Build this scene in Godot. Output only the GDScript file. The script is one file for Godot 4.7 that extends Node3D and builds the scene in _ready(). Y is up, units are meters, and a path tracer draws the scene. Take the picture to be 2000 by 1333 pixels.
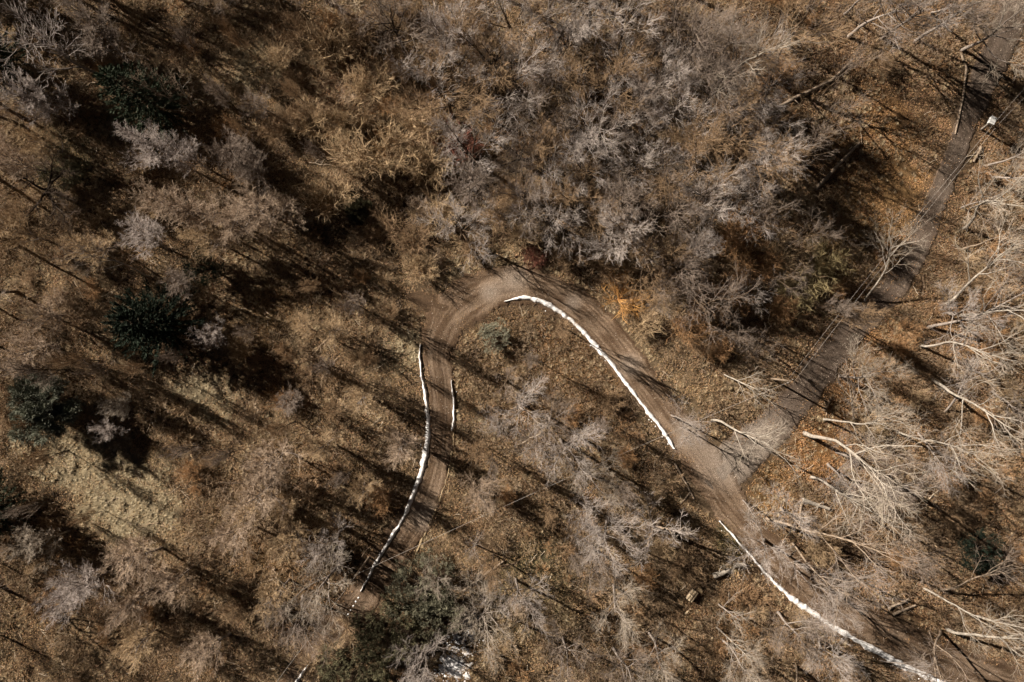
extends Node3D

const H := 95.0
const K := 0.07            # metres of ground per photo pixel
var rng := RandomNumberGenerator.new()
var macro_noise := FastNoiseLite.new()
var micro_noise := FastNoiseLite.new()
var zone_noise := FastNoiseLite.new()
var fine_noise := FastNoiseLite.new()
var used := {}
var M := {}
var protos := {}
const GX := 78.0
const GZ := 54.0
const GS := 0.3
var gw := 0
var gh := 0
var road_d := PackedFloat32Array()
var hollow: Array = []
var open_floor: Array = [] # bare leaf floor, grass and logs, kept clear of brush: [x, z, r]
var taken: Array = []      # places already holding a large plant: [x, z, r]

# ---------------------------------------------------------------- helpers
func numbered(called: String) -> String:
	if not used.has(called):
		used[called] = 0
		return called
	used[called] += 1
	return "%s_%03d" % [called, used[called]]

func tag(o: Node3D, label: String, category: String, group := "") -> void:
	o.set_meta("label", label)
	o.set_meta("category", category)
	if group != "":
		o.set_meta("group", group)

func thing(called: String, label: String, category: String, at: Vector3, group := "") -> Node3D:
	var o := Node3D.new()
	o.name = numbered(called)
	add_child(o, true)
	o.position = at
	tag(o, label, category, group)
	return o

func part(called: String, mesh: Mesh, m: Material, parent: Node) -> MeshInstance3D:
	var o := MeshInstance3D.new()
	o.name = called
	o.mesh = mesh
	o.material_override = m
	parent.add_child(o, true)
	return o

func structure(called: String, mesh: Mesh, m: Material) -> MeshInstance3D:
	var o := part(numbered(called), mesh, m, self)
	o.set_meta("kind", "structure")
	return o

func lin(r: float, g: float, b: float) -> Color:
	return Color(r, g, b).linear_to_srgb()

func plain(c: Color, rough := 0.95, vc := true) -> StandardMaterial3D:
	var m := StandardMaterial3D.new()
	m.albedo_color = c
	m.roughness = rough
	m.metallic_specular = 0.25
	m.vertex_color_use_as_albedo = vc
	return m

func noise_tex(freq: float, lo: Color, hi: Color, seed_: int, octaves := 5, size := 512, as_normal := false, bump := 4.0) -> NoiseTexture2D:
	var t := NoiseTexture2D.new()
	var n := FastNoiseLite.new()
	n.seed = seed_
	n.frequency = freq
	n.fractal_octaves = octaves
	n.noise_type = FastNoiseLite.TYPE_SIMPLEX_SMOOTH
	t.noise = n
	t.width = size
	t.height = size
	t.seamless = true
	if as_normal:
		t.as_normal_map = true
		t.bump_strength = bump
	else:
		var g := Gradient.new()
		g.set_color(0, lo)
		g.set_color(1, hi)
		t.color_ramp = g
	return t

func bark(c: Color, tex: Texture2D, nrm: Texture2D) -> StandardMaterial3D:
	var m := plain(c, 0.92, false)
	m.albedo_texture = tex
	m.normal_enabled = true
	m.normal_texture = nrm
	m.normal_scale = 1.2
	m.uv1_triplanar = true
	m.uv1_scale = Vector3(0.8, 0.22, 0.8)
	return m

# ---------------------------------------------------------------- terrain
func height(x: float, z: float) -> float:
	var f := clampf((GX - 2.0 - absf(x)) / 12.0, 0, 1) * clampf((GZ - 2.0 - absf(z)) / 10.0, 0, 1)
	var y := macro_noise.get_noise_2d(x, z) * 1.5
	for i in range(hollow.size()):
		var c: Vector3 = hollow[i]
		y -= 1.3 * exp(-((x - c.x) * (x - c.x) + (z - c.y) * (z - c.y)) / (c.z * c.z))
	return y * f

func clear(px: float, py: float, r: float) -> void:
	var w := spot(px, py)
	open_floor.append(Vector3(w.x, w.z, r))

func is_open(x: float, z: float, extra := 0.0) -> bool:
	for q: Vector3 in open_floor:
		var d := Vector2(x - q.x, z - q.y).length() + fine_noise.get_noise_2d(x, z) * 1.2
		if d < q.z + extra:
			return true
	return false

func road_at(x: float, z: float) -> float:
	var i := int(round((x + GX) / GS))
	var j := int(round((z + GZ) / GS))
	if i < 0 or j < 0 or i >= gw or j >= gh:
		return 99.0
	return road_d[j * gw + i]

func surface_y(x: float, z: float) -> float:
	var k := smoothstep(0.0, 1.2, road_at(x, z))
	return height(x, z) + micro_noise.get_noise_2d(x, z) * 0.34 * k - 0.04

# the spot on the ground (or at height h above it) seen at a photo pixel
func spot(px: float, py: float, h := 0.0) -> Vector3:
	var y := h
	var p := Vector3.ZERO
	for i in 4:
		var s := K * (H - y) / H
		p = Vector3((px - 1000.0) * s, 0, (py - 666.5) * s)
		y = height(p.x, p.z) + h
	p.y = y
	return p

func smooth_line(pts: Array, step: float) -> Array:   # Catmull-Rom through Vector3(px, py, half width px); returns Vector4(x, y, z, half width m)
	var out: Array = []
	for i in range(pts.size() - 1):
		var p0: Vector3 = pts[max(i - 1, 0)]
		var p1: Vector3 = pts[i]
		var p2: Vector3 = pts[i + 1]
		var p3: Vector3 = pts[min(i + 2, pts.size() - 1)]
		var n := int(ceil(p1.distance_to(p2) * K / step))
		for k in n:
			var q := p1.cubic_interpolate(p2, p0, p3, float(k) / n)
			var w := spot(q.x, q.y)
			out.append(Vector4(w.x, w.y, w.z, q.z * K))
	return out

func stamp_road(line: Array) -> void:
	for q: Vector4 in line:
		var ci := int(round((q.x + GX) / GS))
		var cj := int(round((q.z + GZ) / GS))
		for j in range(max(cj - 20, 0), min(cj + 21, gh)):
			for i in range(max(ci - 20, 0), min(ci + 21, gw)):
				var dx := i * GS - GX - q.x
				var dz := j * GS - GZ - q.z
				var d := sqrt(dx * dx + dz * dz) - q.w
				if d < road_d[j * gw + i]:
					road_d[j * gw + i] = d

var blobs: Array = []      # ground colour zones: [centre, radius, colour, weight]
func zone(px: float, py: float, r: float, c: Color, w := 0.8) -> void:
	blobs.append([Vector2((px - 1000) * K, (py - 666.5) * K), r * K, c, w])

func ground_tint(x: float, z: float) -> Color:
	var n := zone_noise.get_noise_2d(x, z) * 1.5
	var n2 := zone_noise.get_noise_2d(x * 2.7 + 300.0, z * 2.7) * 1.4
	var n3 := fine_noise.get_noise_2d(x, z) * 1.4
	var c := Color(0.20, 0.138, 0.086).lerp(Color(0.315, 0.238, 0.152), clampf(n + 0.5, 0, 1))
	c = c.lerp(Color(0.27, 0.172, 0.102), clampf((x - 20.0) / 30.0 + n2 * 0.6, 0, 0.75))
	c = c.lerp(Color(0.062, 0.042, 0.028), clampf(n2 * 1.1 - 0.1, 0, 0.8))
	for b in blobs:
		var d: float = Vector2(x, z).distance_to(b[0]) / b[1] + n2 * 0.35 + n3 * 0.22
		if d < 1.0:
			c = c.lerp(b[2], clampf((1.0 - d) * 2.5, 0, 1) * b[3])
	var v := 1.0 + n3 * 0.45
	return Color(c.r * v, c.g * v, c.b * v)

# ---------------------------------------------------------------- raw geometry
class Buf:
	var v := PackedVector3Array()
	var n := PackedVector3Array()
	var c := PackedColorArray()
	var i := PackedInt32Array()
	func tri_face(a: Vector3, b: Vector3, d: Vector3, col: Color) -> void:
		var k := v.size()
		var nn := (d - a).cross(b - a).normalized()
		v.append(a); v.append(b); v.append(d)
		n.append(nn); n.append(nn); n.append(nn)
		c.append(col); c.append(col); c.append(col)
		i.append(k); i.append(k + 1); i.append(k + 2)
	func quad(a: Vector3, b: Vector3, d: Vector3, e: Vector3, col: Color) -> void:
		tri_face(a, b, d, col)
		tri_face(a, d, e, col)
	func tube(pts: PackedVector3Array, radii: PackedFloat32Array, sides: int, col: Color, cap := false) -> void:
		var first := v.size()
		var m := pts.size()
		var side := Vector3.ZERO
		for k in m:
			var t := (pts[min(k + 1, m - 1)] - pts[max(k - 1, 0)]).normalized()
			if side == Vector3.ZERO:
				side = t.cross(Vector3(0.31, 0.2, 0.93)).normalized()
			else:
				side = (side - t * side.dot(t)).normalized()
			var up := t.cross(side)
			for s in sides:
				var a := TAU * s / sides
				var nn := side * cos(a) + up * sin(a)
				v.append(pts[k] + nn * radii[k])
				n.append(nn)
				c.append(col)
		for k in m - 1:
			for s in sides:
				var a := first + k * sides + s
				var b := first + k * sides + (s + 1) % sides
				i.append(a); i.append(a + sides); i.append(b)
				i.append(b); i.append(a + sides); i.append(b + sides)
		if cap:
			for e in [0, m - 1]:
				var q := v.size()
				var nn := (pts[0] - pts[1]).normalized() if e == 0 else (pts[m - 1] - pts[m - 2]).normalized()
				v.append(pts[e]); n.append(nn); c.append(col)
				for s in sides:
					v.append(v[first + e * sides + s]); n.append(nn); c.append(col)
				for s in sides:
					if e == 0:
						i.append(q); i.append(q + 1 + s); i.append(q + 1 + (s + 1) % sides)
					else:
						i.append(q); i.append(q + 1 + (s + 1) % sides); i.append(q + 1 + s)
	func mesh() -> ArrayMesh:
		var m := ArrayMesh.new()
		var a := []
		a.resize(Mesh.ARRAY_MAX)
		a[Mesh.ARRAY_VERTEX] = v
		a[Mesh.ARRAY_NORMAL] = n
		a[Mesh.ARRAY_COLOR] = c
		a[Mesh.ARRAY_INDEX] = i
		m.add_surface_from_arrays(Mesh.PRIMITIVE_TRIANGLES, a)
		return m

func rv() -> Vector3:
	return Vector3(rng.randf_range(-1, 1), rng.randf_range(-1, 1), rng.randf_range(-1, 1))

func shade(lo := 0.6, hi := 1.0) -> Color:
	var v := rng.randf_range(lo, hi)
	return Color(v, v * rng.randf_range(0.96, 1.0), v * rng.randf_range(0.9, 1.0))

# ---------------------------------------------------------------- bare woody plants
# P: segs, sides, count, ratio, angle, wiggle, lift, start, taper for each level
func grow(bufs: Array, P: Dictionary, lv: int, p: Vector3, d: Vector3, length: float, r: float, own: Buf) -> void:
	var n: int = P.segs[lv]
	var pts := PackedVector3Array([p])
	var rad := PackedFloat32Array([r])
	var dirs: Array = [d]
	var tip: float = P.taper[lv]
	for k in n:
		d = (d + rv() * P.wiggle[lv] + Vector3.UP * P.lift[lv]).normalized()
		p += d * length / n
		pts.append(p)
		rad.append(lerpf(r, r * tip, float(k + 1) / n))
		dirs.append(d)
	if lv == 0:
		rad[0] *= P.get("flare", 1.25)
	own.tube(pts, rad, P.sides[lv], shade([1.0, 1.0, 0.4, 0.5, 0.55][lv], [1.0, 1.0, 0.7, 0.9, 1.1][lv]) if lv > 1 else Color.WHITE)
	if lv >= P.count.size():
		return
	var cnt: int = P.count[lv]
	if lv > 0:
		cnt = max(1, int(round(cnt * rng.randf_range(0.7, 1.25))))
	var spin := rng.randf() * TAU
	for k in cnt:
		var t: float = lerpf(P.start[lv], 1.0, (k + rng.randf() * 0.9) / cnt)
		t = minf(t, 0.999)
		var s := t * n
		var j := int(s)
		var q: Vector3 = pts[j].lerp(pts[j + 1], s - j)
		var dd: Vector3 = dirs[j + 1]
		spin += 2.4 + rng.randf_range(-0.5, 0.5)
		var side := dd.cross(Vector3(0.13, 0.37, 0.9) if absf(dd.y) > 0.9 else Vector3.UP).normalized()
		side = side.rotated(dd, spin)
		var ang: float = P.angle[lv] * rng.randf_range(0.7, 1.25)
		if t > 0.96:
			ang *= 0.35
		var cd := (dd * cos(ang) + side * sin(ang)).normalized()
		var cl: float = length * P.ratio[lv] * rng.randf_range(0.65, 1.2) * (1.12 - P.get("fall", 0.45) * t)
		var cr: float = minf(P.radius[lv + 1] * rng.randf_range(0.8, 1.2), lerpf(r, r * tip, t) * 0.9)
		var buf := own
		if lv == 0:
			buf = Buf.new()
			bufs[1].append(buf)
		elif lv == 1:
			buf = bufs[2]
		grow(bufs, P, lv + 1, q, cd, cl, cr, buf)

func make_tree(P: Dictionary, seed_: int) -> Dictionary:
	rng.seed = seed_
	var trunk := Buf.new()
	var bufs: Array = [trunk, [], Buf.new()]
	grow(bufs, P, 0, Vector3(0, -0.3, 0), Vector3(rng.randf_range(-0.06, 0.06), 1, rng.randf_range(-0.06, 0.06)), P.height, P.radius[0], trunk)
	var limbs: Array = []
	for b: Buf in bufs[1]:
		limbs.append(b.mesh())
	return {"trunk": trunk.mesh(), "limbs": limbs, "crown": bufs[2].mesh(), "h": P.h}

func make_bush(stems: int, hgt: float, spread: float, twigs: Array, r0: float, seed_: int, lift := 0.12, curl := 0.16) -> Dictionary:
	rng.seed = seed_
	var wood := Buf.new()
	var fine := Buf.new()
	for s in stems:
		var a := rng.randf() * TAU
		var o := sqrt(rng.randf())
		var d := Vector3(cos(a) * o * spread, 1.0, sin(a) * o * spread).normalized()
		var length := hgt * rng.randf_range(0.75, 1.1) * lerpf(1.0, 0.85, o)
		var p := Vector3(cos(a), 0, sin(a)) * o * 0.35 * spread * rng.randf()
		var pts := PackedVector3Array([p])
		var rad := PackedFloat32Array([r0])
		for k in 4:
			d = (d + rv() * 0.16 + Vector3.UP * lift * 0.4).normalized()
			p += d * length / 4
			pts.append(p)
			rad.append(r0 * (1.0 - 0.2 * (k + 1)))
		wood.tube(pts, rad, 4, shade(0.7, 1.0))
		for t in twigs[0]:
			var f := rng.randf_range(0.8, 3.99)
			var q := pts[int(f)].lerp(pts[int(f) + 1], f - int(f))
			var td := ((pts[int(f) + 1] - pts[int(f)]).normalized() + rv() * 0.85).normalized()
			var tl := length * rng.randf_range(0.22, 0.42)
			var tp := PackedVector3Array([q])
			for k in 2:
				td = (td + rv() * curl + Vector3.UP * lift).normalized()
				q += td * tl / 2
				tp.append(q)
			var tc := shade(0.28, 1.12)
			fine.tube(tp, PackedFloat32Array([r0 * 0.42, r0 * 0.3, r0 * 0.16]), 3, tc)
			for u in twigs[1]:
				var g := rng.randf_range(0.3, 1.99)
				var e := tp[int(g)].lerp(tp[int(g) + 1], g - int(g))
				var ed := (td + rv() * 0.9).normalized()
				var el := tl * rng.randf_range(0.35, 0.7)
				var ep := PackedVector3Array([e])
				e += ed * el * 0.5
				ep.append(e)
				ed = (ed + rv() * 0.35 + Vector3.UP * lift).normalized()
				e += ed * el * 0.5
				ep.append(e)
				fine.tube(ep, PackedFloat32Array([r0 * 0.26, r0 * 0.2, r0 * 0.12]), 3, tc)
	return {"stems": wood.mesh(), "twigs": fine.mesh(), "h": hgt}

# ---------------------------------------------------------------- evergreens
func spray(b: Buf, p: Vector3, d: Vector3, length: float, width: float, col: Color) -> void:
	var side := d.cross(rv()).normalized() * width
	var mid := p + d * length * 0.45
	b.tri_face(p, mid + side, p + d * length, col)
	b.tri_face(p, p + d * length, mid - side, col)

func make_conifer(hgt: float, rad: float, seed_: int, per := 26) -> Dictionary:
	rng.seed = seed_
	var trunk := Buf.new()
	trunk.tube(PackedVector3Array([Vector3(0, -0.3, 0), Vector3(0.1, hgt * 0.5, 0), Vector3(0, hgt, 0.05)]), PackedFloat32Array([0.24, 0.13, 0.02]), 7, Color.WHITE)
	var crown := Buf.new()
	var boughs := Buf.new()
	var whorls := 24
	for w in whorls:
		var f := float(w) / whorls
		var y := lerpf(0.7, hgt * 0.98, f)
		var reach := rad * pow(1.0 - f, 0.72) + 0.25
		var cnt := int(lerpf(12, 5, f))
		for k in cnt:
			var a := TAU * (k + rng.randf() * 0.8) / cnt + w * 1.1
			var l := reach * rng.randf_range(0.6, 1.12)
			var d := Vector3(cos(a), lerpf(-0.12, 0.55, f), sin(a)).normalized()
			var p := Vector3(0, y, 0)
			var bp := PackedVector3Array([p])
			for s in 4:
				d = (d + Vector3.UP * 0.07 + rv() * 0.09).normalized()
				p += d * l / 4
				bp.append(p)
			boughs.tube(bp, PackedFloat32Array([0.04, 0.03, 0.022, 0.016, 0.008]), 3, Color.WHITE)
			var c0 := rng.randf_range(0.65, 1.0)
			for s in int(per * (0.4 + l / rad)):
				var g := rng.randf_range(0.5, 3.99)
				var q := bp[int(g)].lerp(bp[int(g) + 1], g - int(g))
				var along := (bp[int(g) + 1] - bp[int(g)]).normalized()
				var out := (along * 1.1 + rv() * 0.75 + Vector3.UP * 0.1).normalized()
				spray(crown, q, out, rng.randf_range(0.25, 0.55), rng.randf_range(0.03, 0.055), Color(c0, c0, c0 * 0.95) * rng.randf_range(0.7, 1.1))
	return {"trunk": trunk.mesh(), "boughs": boughs.mesh(), "crown": crown.mesh(), "h": hgt}

# a rounded evergreen of many upright tufts on a crooked frame
func make_rounded(hgt: float, rad: float, tufts: int, seed_: int) -> Dictionary:
	rng.seed = seed_
	var trunk := Buf.new()
	trunk.tube(PackedVector3Array([Vector3(0, -0.3, 0), Vector3(0.12, hgt * 0.4, 0.1), Vector3(0, hgt * 0.8, 0)]), PackedFloat32Array([0.2, 0.14, 0.05]), 7, Color.WHITE)
	var boughs := Buf.new()
	var crown := Buf.new()
	var lobes: Array = []
	for k in 24:
		var a := rng.randf() * TAU
		var o := sqrt(rng.randf()) * rad * 0.88
		lobes.append([Vector3(cos(a) * o, hgt * rng.randf_range(0.45, 0.85) * (1.0 - 0.35 * o / rad), sin(a) * o), rad * rng.randf_range(0.16, 0.32)])
	for k in tufts:
		var lb: Array = lobes[k % lobes.size()]
		var dir := rv().normalized()
		dir.y = absf(dir.y) * 0.9 - 0.15
		var tip: Vector3 = lb[0] + dir * lb[1] * rng.randf_range(0.6, 1.12)
		var root := Vector3(tip.x * 0.25, maxf(tip.y * 0.5, 0.3), tip.z * 0.25)
		if k % 3 == 0:
			boughs.tube(PackedVector3Array([root, root.lerp(tip, 0.6) + rv() * 0.12, tip]), PackedFloat32Array([0.035, 0.02, 0.008]), 3, Color.WHITE)
		var c0 := rng.randf_range(0.35, 1.25)
		var ax := (dir + Vector3.UP * 0.5 + rv() * 0.3).normalized()
		for s in 16:
			var q := tip - ax * rng.randf_range(0.0, 0.35) + rv() * 0.1
			spray(crown, q, (ax + rv() * 0.85).normalized(), rng.randf_range(0.16, 0.45), rng.randf_range(0.016, 0.034), Color(c0, c0, c0) * rng.randf_range(0.7, 1.1))
	return {"trunk": trunk.mesh(), "boughs": boughs.mesh(), "crown": crown.mesh(), "h": hgt}

# ---------------------------------------------------------------- labels
var marks: Array = []
var counts := {}
const ORDINAL := ["first", "second", "third", "fourth", "fifth", "sixth", "seventh", "eighth", "ninth", "tenth", "eleventh", "twelfth", "thirteenth", "fourteenth", "fifteenth", "sixteenth", "seventeenth", "eighteenth", "nineteenth", "twentieth"]
const WAYS := ["on the right of", "below and right of", "straight below", "below and left of", "on the left of", "above and left of", "straight above", "above and right of"]
var pending: Array = []    # [node, description, px, py]

func place_labels() -> void:     # each plant is told apart by its landmark, the way it lies from it and its turn counted outwards
	var by := {}
	var said := {}
	for e in pending:
		said[e[1]] = said.get(e[1], 0) + 1
	for e in pending:
		var best := 1e9
		var who := 0
		for k in marks.size():
			var d: float = Vector2(e[2], e[3]).distance_to(marks[k][0])
			if d < best:
				best = d
				who = k
		var off: Vector2 = Vector2(e[2], e[3]) - marks[who][0]
		var way := int(round(off.angle() / (PI / 4.0)) + 8) % 8
		var key: String = "%s|%d|%d" % [e[1], who, way]
		if not by.has(key):
			by[key] = []
		by[key].append([best, e[0], e[1], marks[who][1], WAYS[way]])
	for key in by:
		var list: Array = by[key]
		list.sort_custom(func(a, b): return a[0] < b[0])
		for k in list.size():
			var r: Array = list[k]
			if said[r[2]] == 1 and r[2].split(" ").size() > 4:
				r[1].set_meta("label", r[2])
				continue
			var nth: String = "" if list.size() == 1 else ORDINAL[min(k, 19)] + " one "
			r[1].set_meta("label", "%s, %s%s the %s" % [r[2], nth, r[4], r[3]])

# ---------------------------------------------------------------- placing plants
func stand(o: Node3D, base: Vector3, top: Vector3, h0: float, wide := 1.0) -> void:
	var y := top - base
	var s := y.length() / h0
	y = y.normalized()
	var x := y.cross(Vector3(sin(rng.randf() * TAU), 0.05, cos(rng.randf() * TAU))).normalized()
	var z := x.cross(y)
	o.transform = Transform3D(Basis(x * s * wide, y * s, z * s * wide), base)

func tree(kind: String, wood: String, twig: String, base: Vector3, top: Vector3, desc: String, px: float, py: float, wide := 1.0) -> void:
	var d: Dictionary = protos[kind]
	var o := thing("bare_tree", "", "tree", base, "bare winter trees of the wood")
	part("trunk", d.trunk, M[wood], o)
	for l in d.limbs:
		part("limb", l, M[wood], o)
	part("crown", d.crown, M[twig], o)
	stand(o, base, top, d.h, wide)
	pending.append([o, desc, px, py])
	taken.append(Vector3(base.x, base.z, 1.2))

# a tree whose crown middle is seen at a pixel
func crown_tree(kind: String, wood: String, twig: String, px: float, py: float, h: float, desc: String, wide := 1.0, lean := 0.05) -> void:
	var c := spot(px, py, h * 0.72)
	var base := Vector3(c.x - rng.randf_range(-lean, lean) * h, 0, c.z - rng.randf_range(-lean, lean) * h)
	base.y = surface_y(base.x, base.z)
	var top := Vector3(c.x + (c.x - base.x) * 0.4, base.y + h, c.z + (c.z - base.z) * 0.4)
	tree(kind, wood, twig, base, top, desc, px, py, wide)

# a tree whose foot and tip are both seen
func leaning_tree(kind: String, wood: String, twig: String, bx: float, by: float, tx: float, ty: float, h: float, desc: String, wide := 1.0) -> void:
	var b := spot(bx, by)
	b.y = surface_y(b.x, b.z)
	tree(kind, wood, twig, b, spot(tx, ty, h), desc, bx, by, wide)

func bush(kind: String, stem: String, twig: String, px: float, py: float, h: float, desc: String, wide := 1.0, group := "bare shrubs of the undergrowth", called := "bare_shrub") -> void:
	var d: Dictionary = protos[kind]
	var b := spot(px, py, h * 0.5)
	b.y = surface_y(b.x, b.z)
	var o := thing(called, "", "shrub", b, group)
	part("stem", d.stems, M[stem], o)
	part("twig", d.twigs, M[twig], o)
	stand(o, b, b + Vector3(rng.randf_range(-0.08, 0.08), 1, rng.randf_range(-0.08, 0.08)) * h, d.h, wide)
	pending.append([o, desc, px, py])
	taken.append(Vector3(b.x, b.z, h * 0.35))

func evergreen(kind: String, leaf: String, px: float, py: float, h: float, wide: float, called: String, label: String, category: String) -> void:
	var d: Dictionary = protos[kind]
	var b := spot(px, py, h * 0.5)
	b.y = surface_y(b.x, b.z)
	var o := thing(called, label, category, b)
	part("trunk", d.trunk, M["bark_brown"], o)
	part("bough", d.boughs, M["bark_brown"], o)
	part("crown", d.crown, M[leaf], o)
	stand(o, b, b + Vector3.UP * h, d.h, wide)
	taken.append(Vector3(b.x, b.z, h * 0.3))

func log_on_ground(pts: Array, r: float, mat: String, label: String, called := "fallen_log", taper := 0.7) -> Node3D:
	var b := Buf.new()
	var line := PackedVector3Array()
	var rad := PackedFloat32Array()
	var o0 := spot(pts[0].x, pts[0].y)
	o0.y = surface_y(o0.x, o0.z)
	var dense: Array = []
	for i in pts.size() - 1:
		for k in 5:
			dense.append(pts[i].lerp(pts[i + 1], k / 5.0))
	dense.append(pts[pts.size() - 1])
	for i in dense.size():
		var w := spot(dense[i].x, dense[i].y)
		w.y = surface_y(w.x, w.z) + r * 0.75
		line.append(w - o0 + Vector3(rng.randf_range(-1, 1), rng.randf_range(-0.3, 0.6), rng.randf_range(-1, 1)) * r * 0.16)
		open_floor.append(Vector3(w.x, w.z, 0.9))
		rad.append(r * lerpf(1.0, taper, float(i) / (dense.size() - 1)) * rng.randf_range(0.93, 1.07))
	b.tube(line, rad, 9, Color.WHITE, true)
	var o := thing(called, label, "log", o0)
	part("stem", b.mesh(), M[mat], o)
	for k in 4:
		var br := Buf.new()
		var j := rng.randi_range(2, dense.size() - 2)
		var d := Vector3(rng.randf_range(-1, 1), rng.randf_range(0.2, 0.9), rng.randf_range(-1, 1)).normalized()
		var q := line[j]
		br.tube(PackedVector3Array([q, q + d * r * 2.2, q + (d + rv() * 0.3) * r * 4.0]), PackedFloat32Array([r * 0.25, r * 0.17, r * 0.06]), 5, Color.WHITE)
		part("branch_stub", br.mesh(), M[mat], o)
	return o

# ---------------------------------------------------------------- strips: road, verge, snow
func road_strip(called: String, line: Array, lift: float, m: Material, base: Color, light: Color, ridge: Color, trail: float) -> void:
	var cross := 25
	var v := PackedVector3Array()
	var c := PackedColorArray()
	var idx := PackedInt32Array()
	var run := 0.0
	for k in line.size():
		var q: Vector4 = line[k]
		var a: Vector4 = line[max(k - 1, 0)]
		var b: Vector4 = line[min(k + 1, line.size() - 1)]
		var t := Vector3(b.x - a.x, 0, b.z - a.z).normalized()
		var s := Vector3(-t.z, 0, t.x)
		run += 0.25
		for j in cross:
			var u := (float(j) / (cross - 1)) * 2.0 - 1.0
			var w := q.w * (1.0 + 0.16 * fine_noise.get_noise_2d(run * 1.5, signf(u) * 9.0 + 50.0) * absf(u) + 0.22 * fine_noise.get_noise_2d(run * 0.35, signf(u) * 30.0) * absf(u))
			var p := Vector3(q.x, 0, q.z) + s * u * w
			p.y = height(p.x, p.z) + lift + 0.05 * (1.0 - u * u) - 0.03 * exp(-pow((absf(u) - 0.42) * 6.0, 2.0))
			if absf(u) > 0.99:
				p.y -= 0.12
			v.append(p)
			var rut := 0.75 if trail > 0.2 else 0.12
			var streak := fine_noise.get_noise_2d(run * 0.12 + u * 0.4, u * 7.0) * 1.5
			var patchy := zone_noise.get_noise_2d(p.x * 2.2, p.z * 2.2) * 1.5
			var pale := 0.0
			for e: Vector3 in pale_spots:
				pale += exp(-Vector2(p.x - e.x, p.z - e.y).length_squared() / (e.z * e.z))
			var col := base.lerp(light, clampf(streak * rut + patchy * 0.4 + trail * exp(-pow((absf(u) - 0.42) * 5.0, 2.0)) + 0.12 + minf(pale, 1.0) * 0.7, 0, 1)).lerp(Color(0.46, 0.405, 0.36), clampf((pale - 0.35) * 0.9, 0, 0.75))
			col = col.lerp(ridge, clampf(exp(-u * u * 30.0) * 0.4 + (absf(u) - 0.72) * 2.2 + fine_noise.get_noise_2d(p.x * 1.3, p.z * 1.3) * 0.5, 0, 0.85))
			var grit := 1.0 + fine_noise.get_noise_2d(p.x * 4.0, p.z * 4.0) * 0.35
			col = Color(col.r * grit, col.g * grit, col.b * grit)
			c.append(col)
	for k in line.size() - 1:
		for j in cross - 1:
			var a := k * cross + j
			idx.append(a); idx.append(a + 1); idx.append(a + cross)
			idx.append(a + 1); idx.append(a + cross + 1); idx.append(a + cross)
	structure(called, smooth_mesh(v, c, idx), m)

func smooth_mesh(v: PackedVector3Array, c: PackedColorArray, idx: PackedInt32Array) -> ArrayMesh:
	var n := PackedVector3Array()
	n.resize(v.size())
	for k in range(0, idx.size(), 3):
		var f := (v[idx[k + 2]] - v[idx[k]]).cross(v[idx[k + 1]] - v[idx[k]])
		n[idx[k]] += f
		n[idx[k + 1]] += f
		n[idx[k + 2]] += f
	for k in n.size():
		n[k] = n[k].normalized()
	var m := ArrayMesh.new()
	var a := []
	a.resize(Mesh.ARRAY_MAX)
	a[Mesh.ARRAY_VERTEX] = v
	a[Mesh.ARRAY_NORMAL] = n
	a[Mesh.ARRAY_COLOR] = c
	a[Mesh.ARRAY_INDEX] = idx
	m.add_surface_from_arrays(Mesh.PRIMITIVE_TRIANGLES, a)
	return m

func bank(pts: Array, tall: float, m: Material, col: Color, ragged: float) -> ArrayMesh:   # a lumpy ridge along the road
	var line := smooth_line(pts, 0.16)
	var cross := 9
	var v := PackedVector3Array()
	var c := PackedColorArray()
	var idx := PackedInt32Array()
	for k in line.size():
		var q: Vector4 = line[k]
		var a: Vector4 = line[max(k - 2, 0)]
		var b: Vector4 = line[min(k + 2, line.size() - 1)]
		var t := Vector3(b.x - a.x, 0, b.z - a.z).normalized()
		var s := Vector3(-t.z, 0, t.x)
		var run := k * 0.16
		var nn := fine_noise.get_noise_2d(run * 0.8, 7.0 + tall * 50.0)
		var gap := clampf(1.0 + nn * ragged * 2.2, 0.12, 1.35)
		for j in cross:
			var u := (float(j) / (cross - 1)) * 2.0 - 1.0
			var w := q.w * gap * (0.8 + 0.25 * fine_noise.get_noise_2d(run * 0.45, signf(u) * 40.0 + 90.0) + 0.12 * fine_noise.get_noise_2d(run * 3.0, signf(u) * 70.0 + 30.0))
			var p := Vector3(q.x, 0, q.z) + s * u * w + s * fine_noise.get_noise_2d(run * 0.6, 200.0) * 0.14
			var lump := 0.85 + 0.28 * fine_noise.get_noise_2d(p.x * 2.0, p.z * 2.0)
			p.y = height(p.x, p.z) - 0.06 + tall * gap * maxf(0.0, 1.0 - u * u) * lump + 0.1 * gap * (1.0 - u * u * u * u)
			v.append(p)
			var dirt := clampf(0.5 + fine_noise.get_noise_2d(p.x * 4.0, p.z * 4.0) * 1.3 + (absf(u) - 0.6) * 1.1, 0.0, 1.0)
			c.append(col.lerp(Color(col.r * 0.45, col.g * 0.38, col.b * 0.31), dirt * 0.32))
	for k in line.size() - 1:
		for j in cross - 1:
			var a := k * cross + j
			idx.append(a); idx.append(a + 1); idx.append(a + cross)
			idx.append(a + 1); idx.append(a + cross + 1); idx.append(a + cross)
	return smooth_mesh(v, c, idx)

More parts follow.
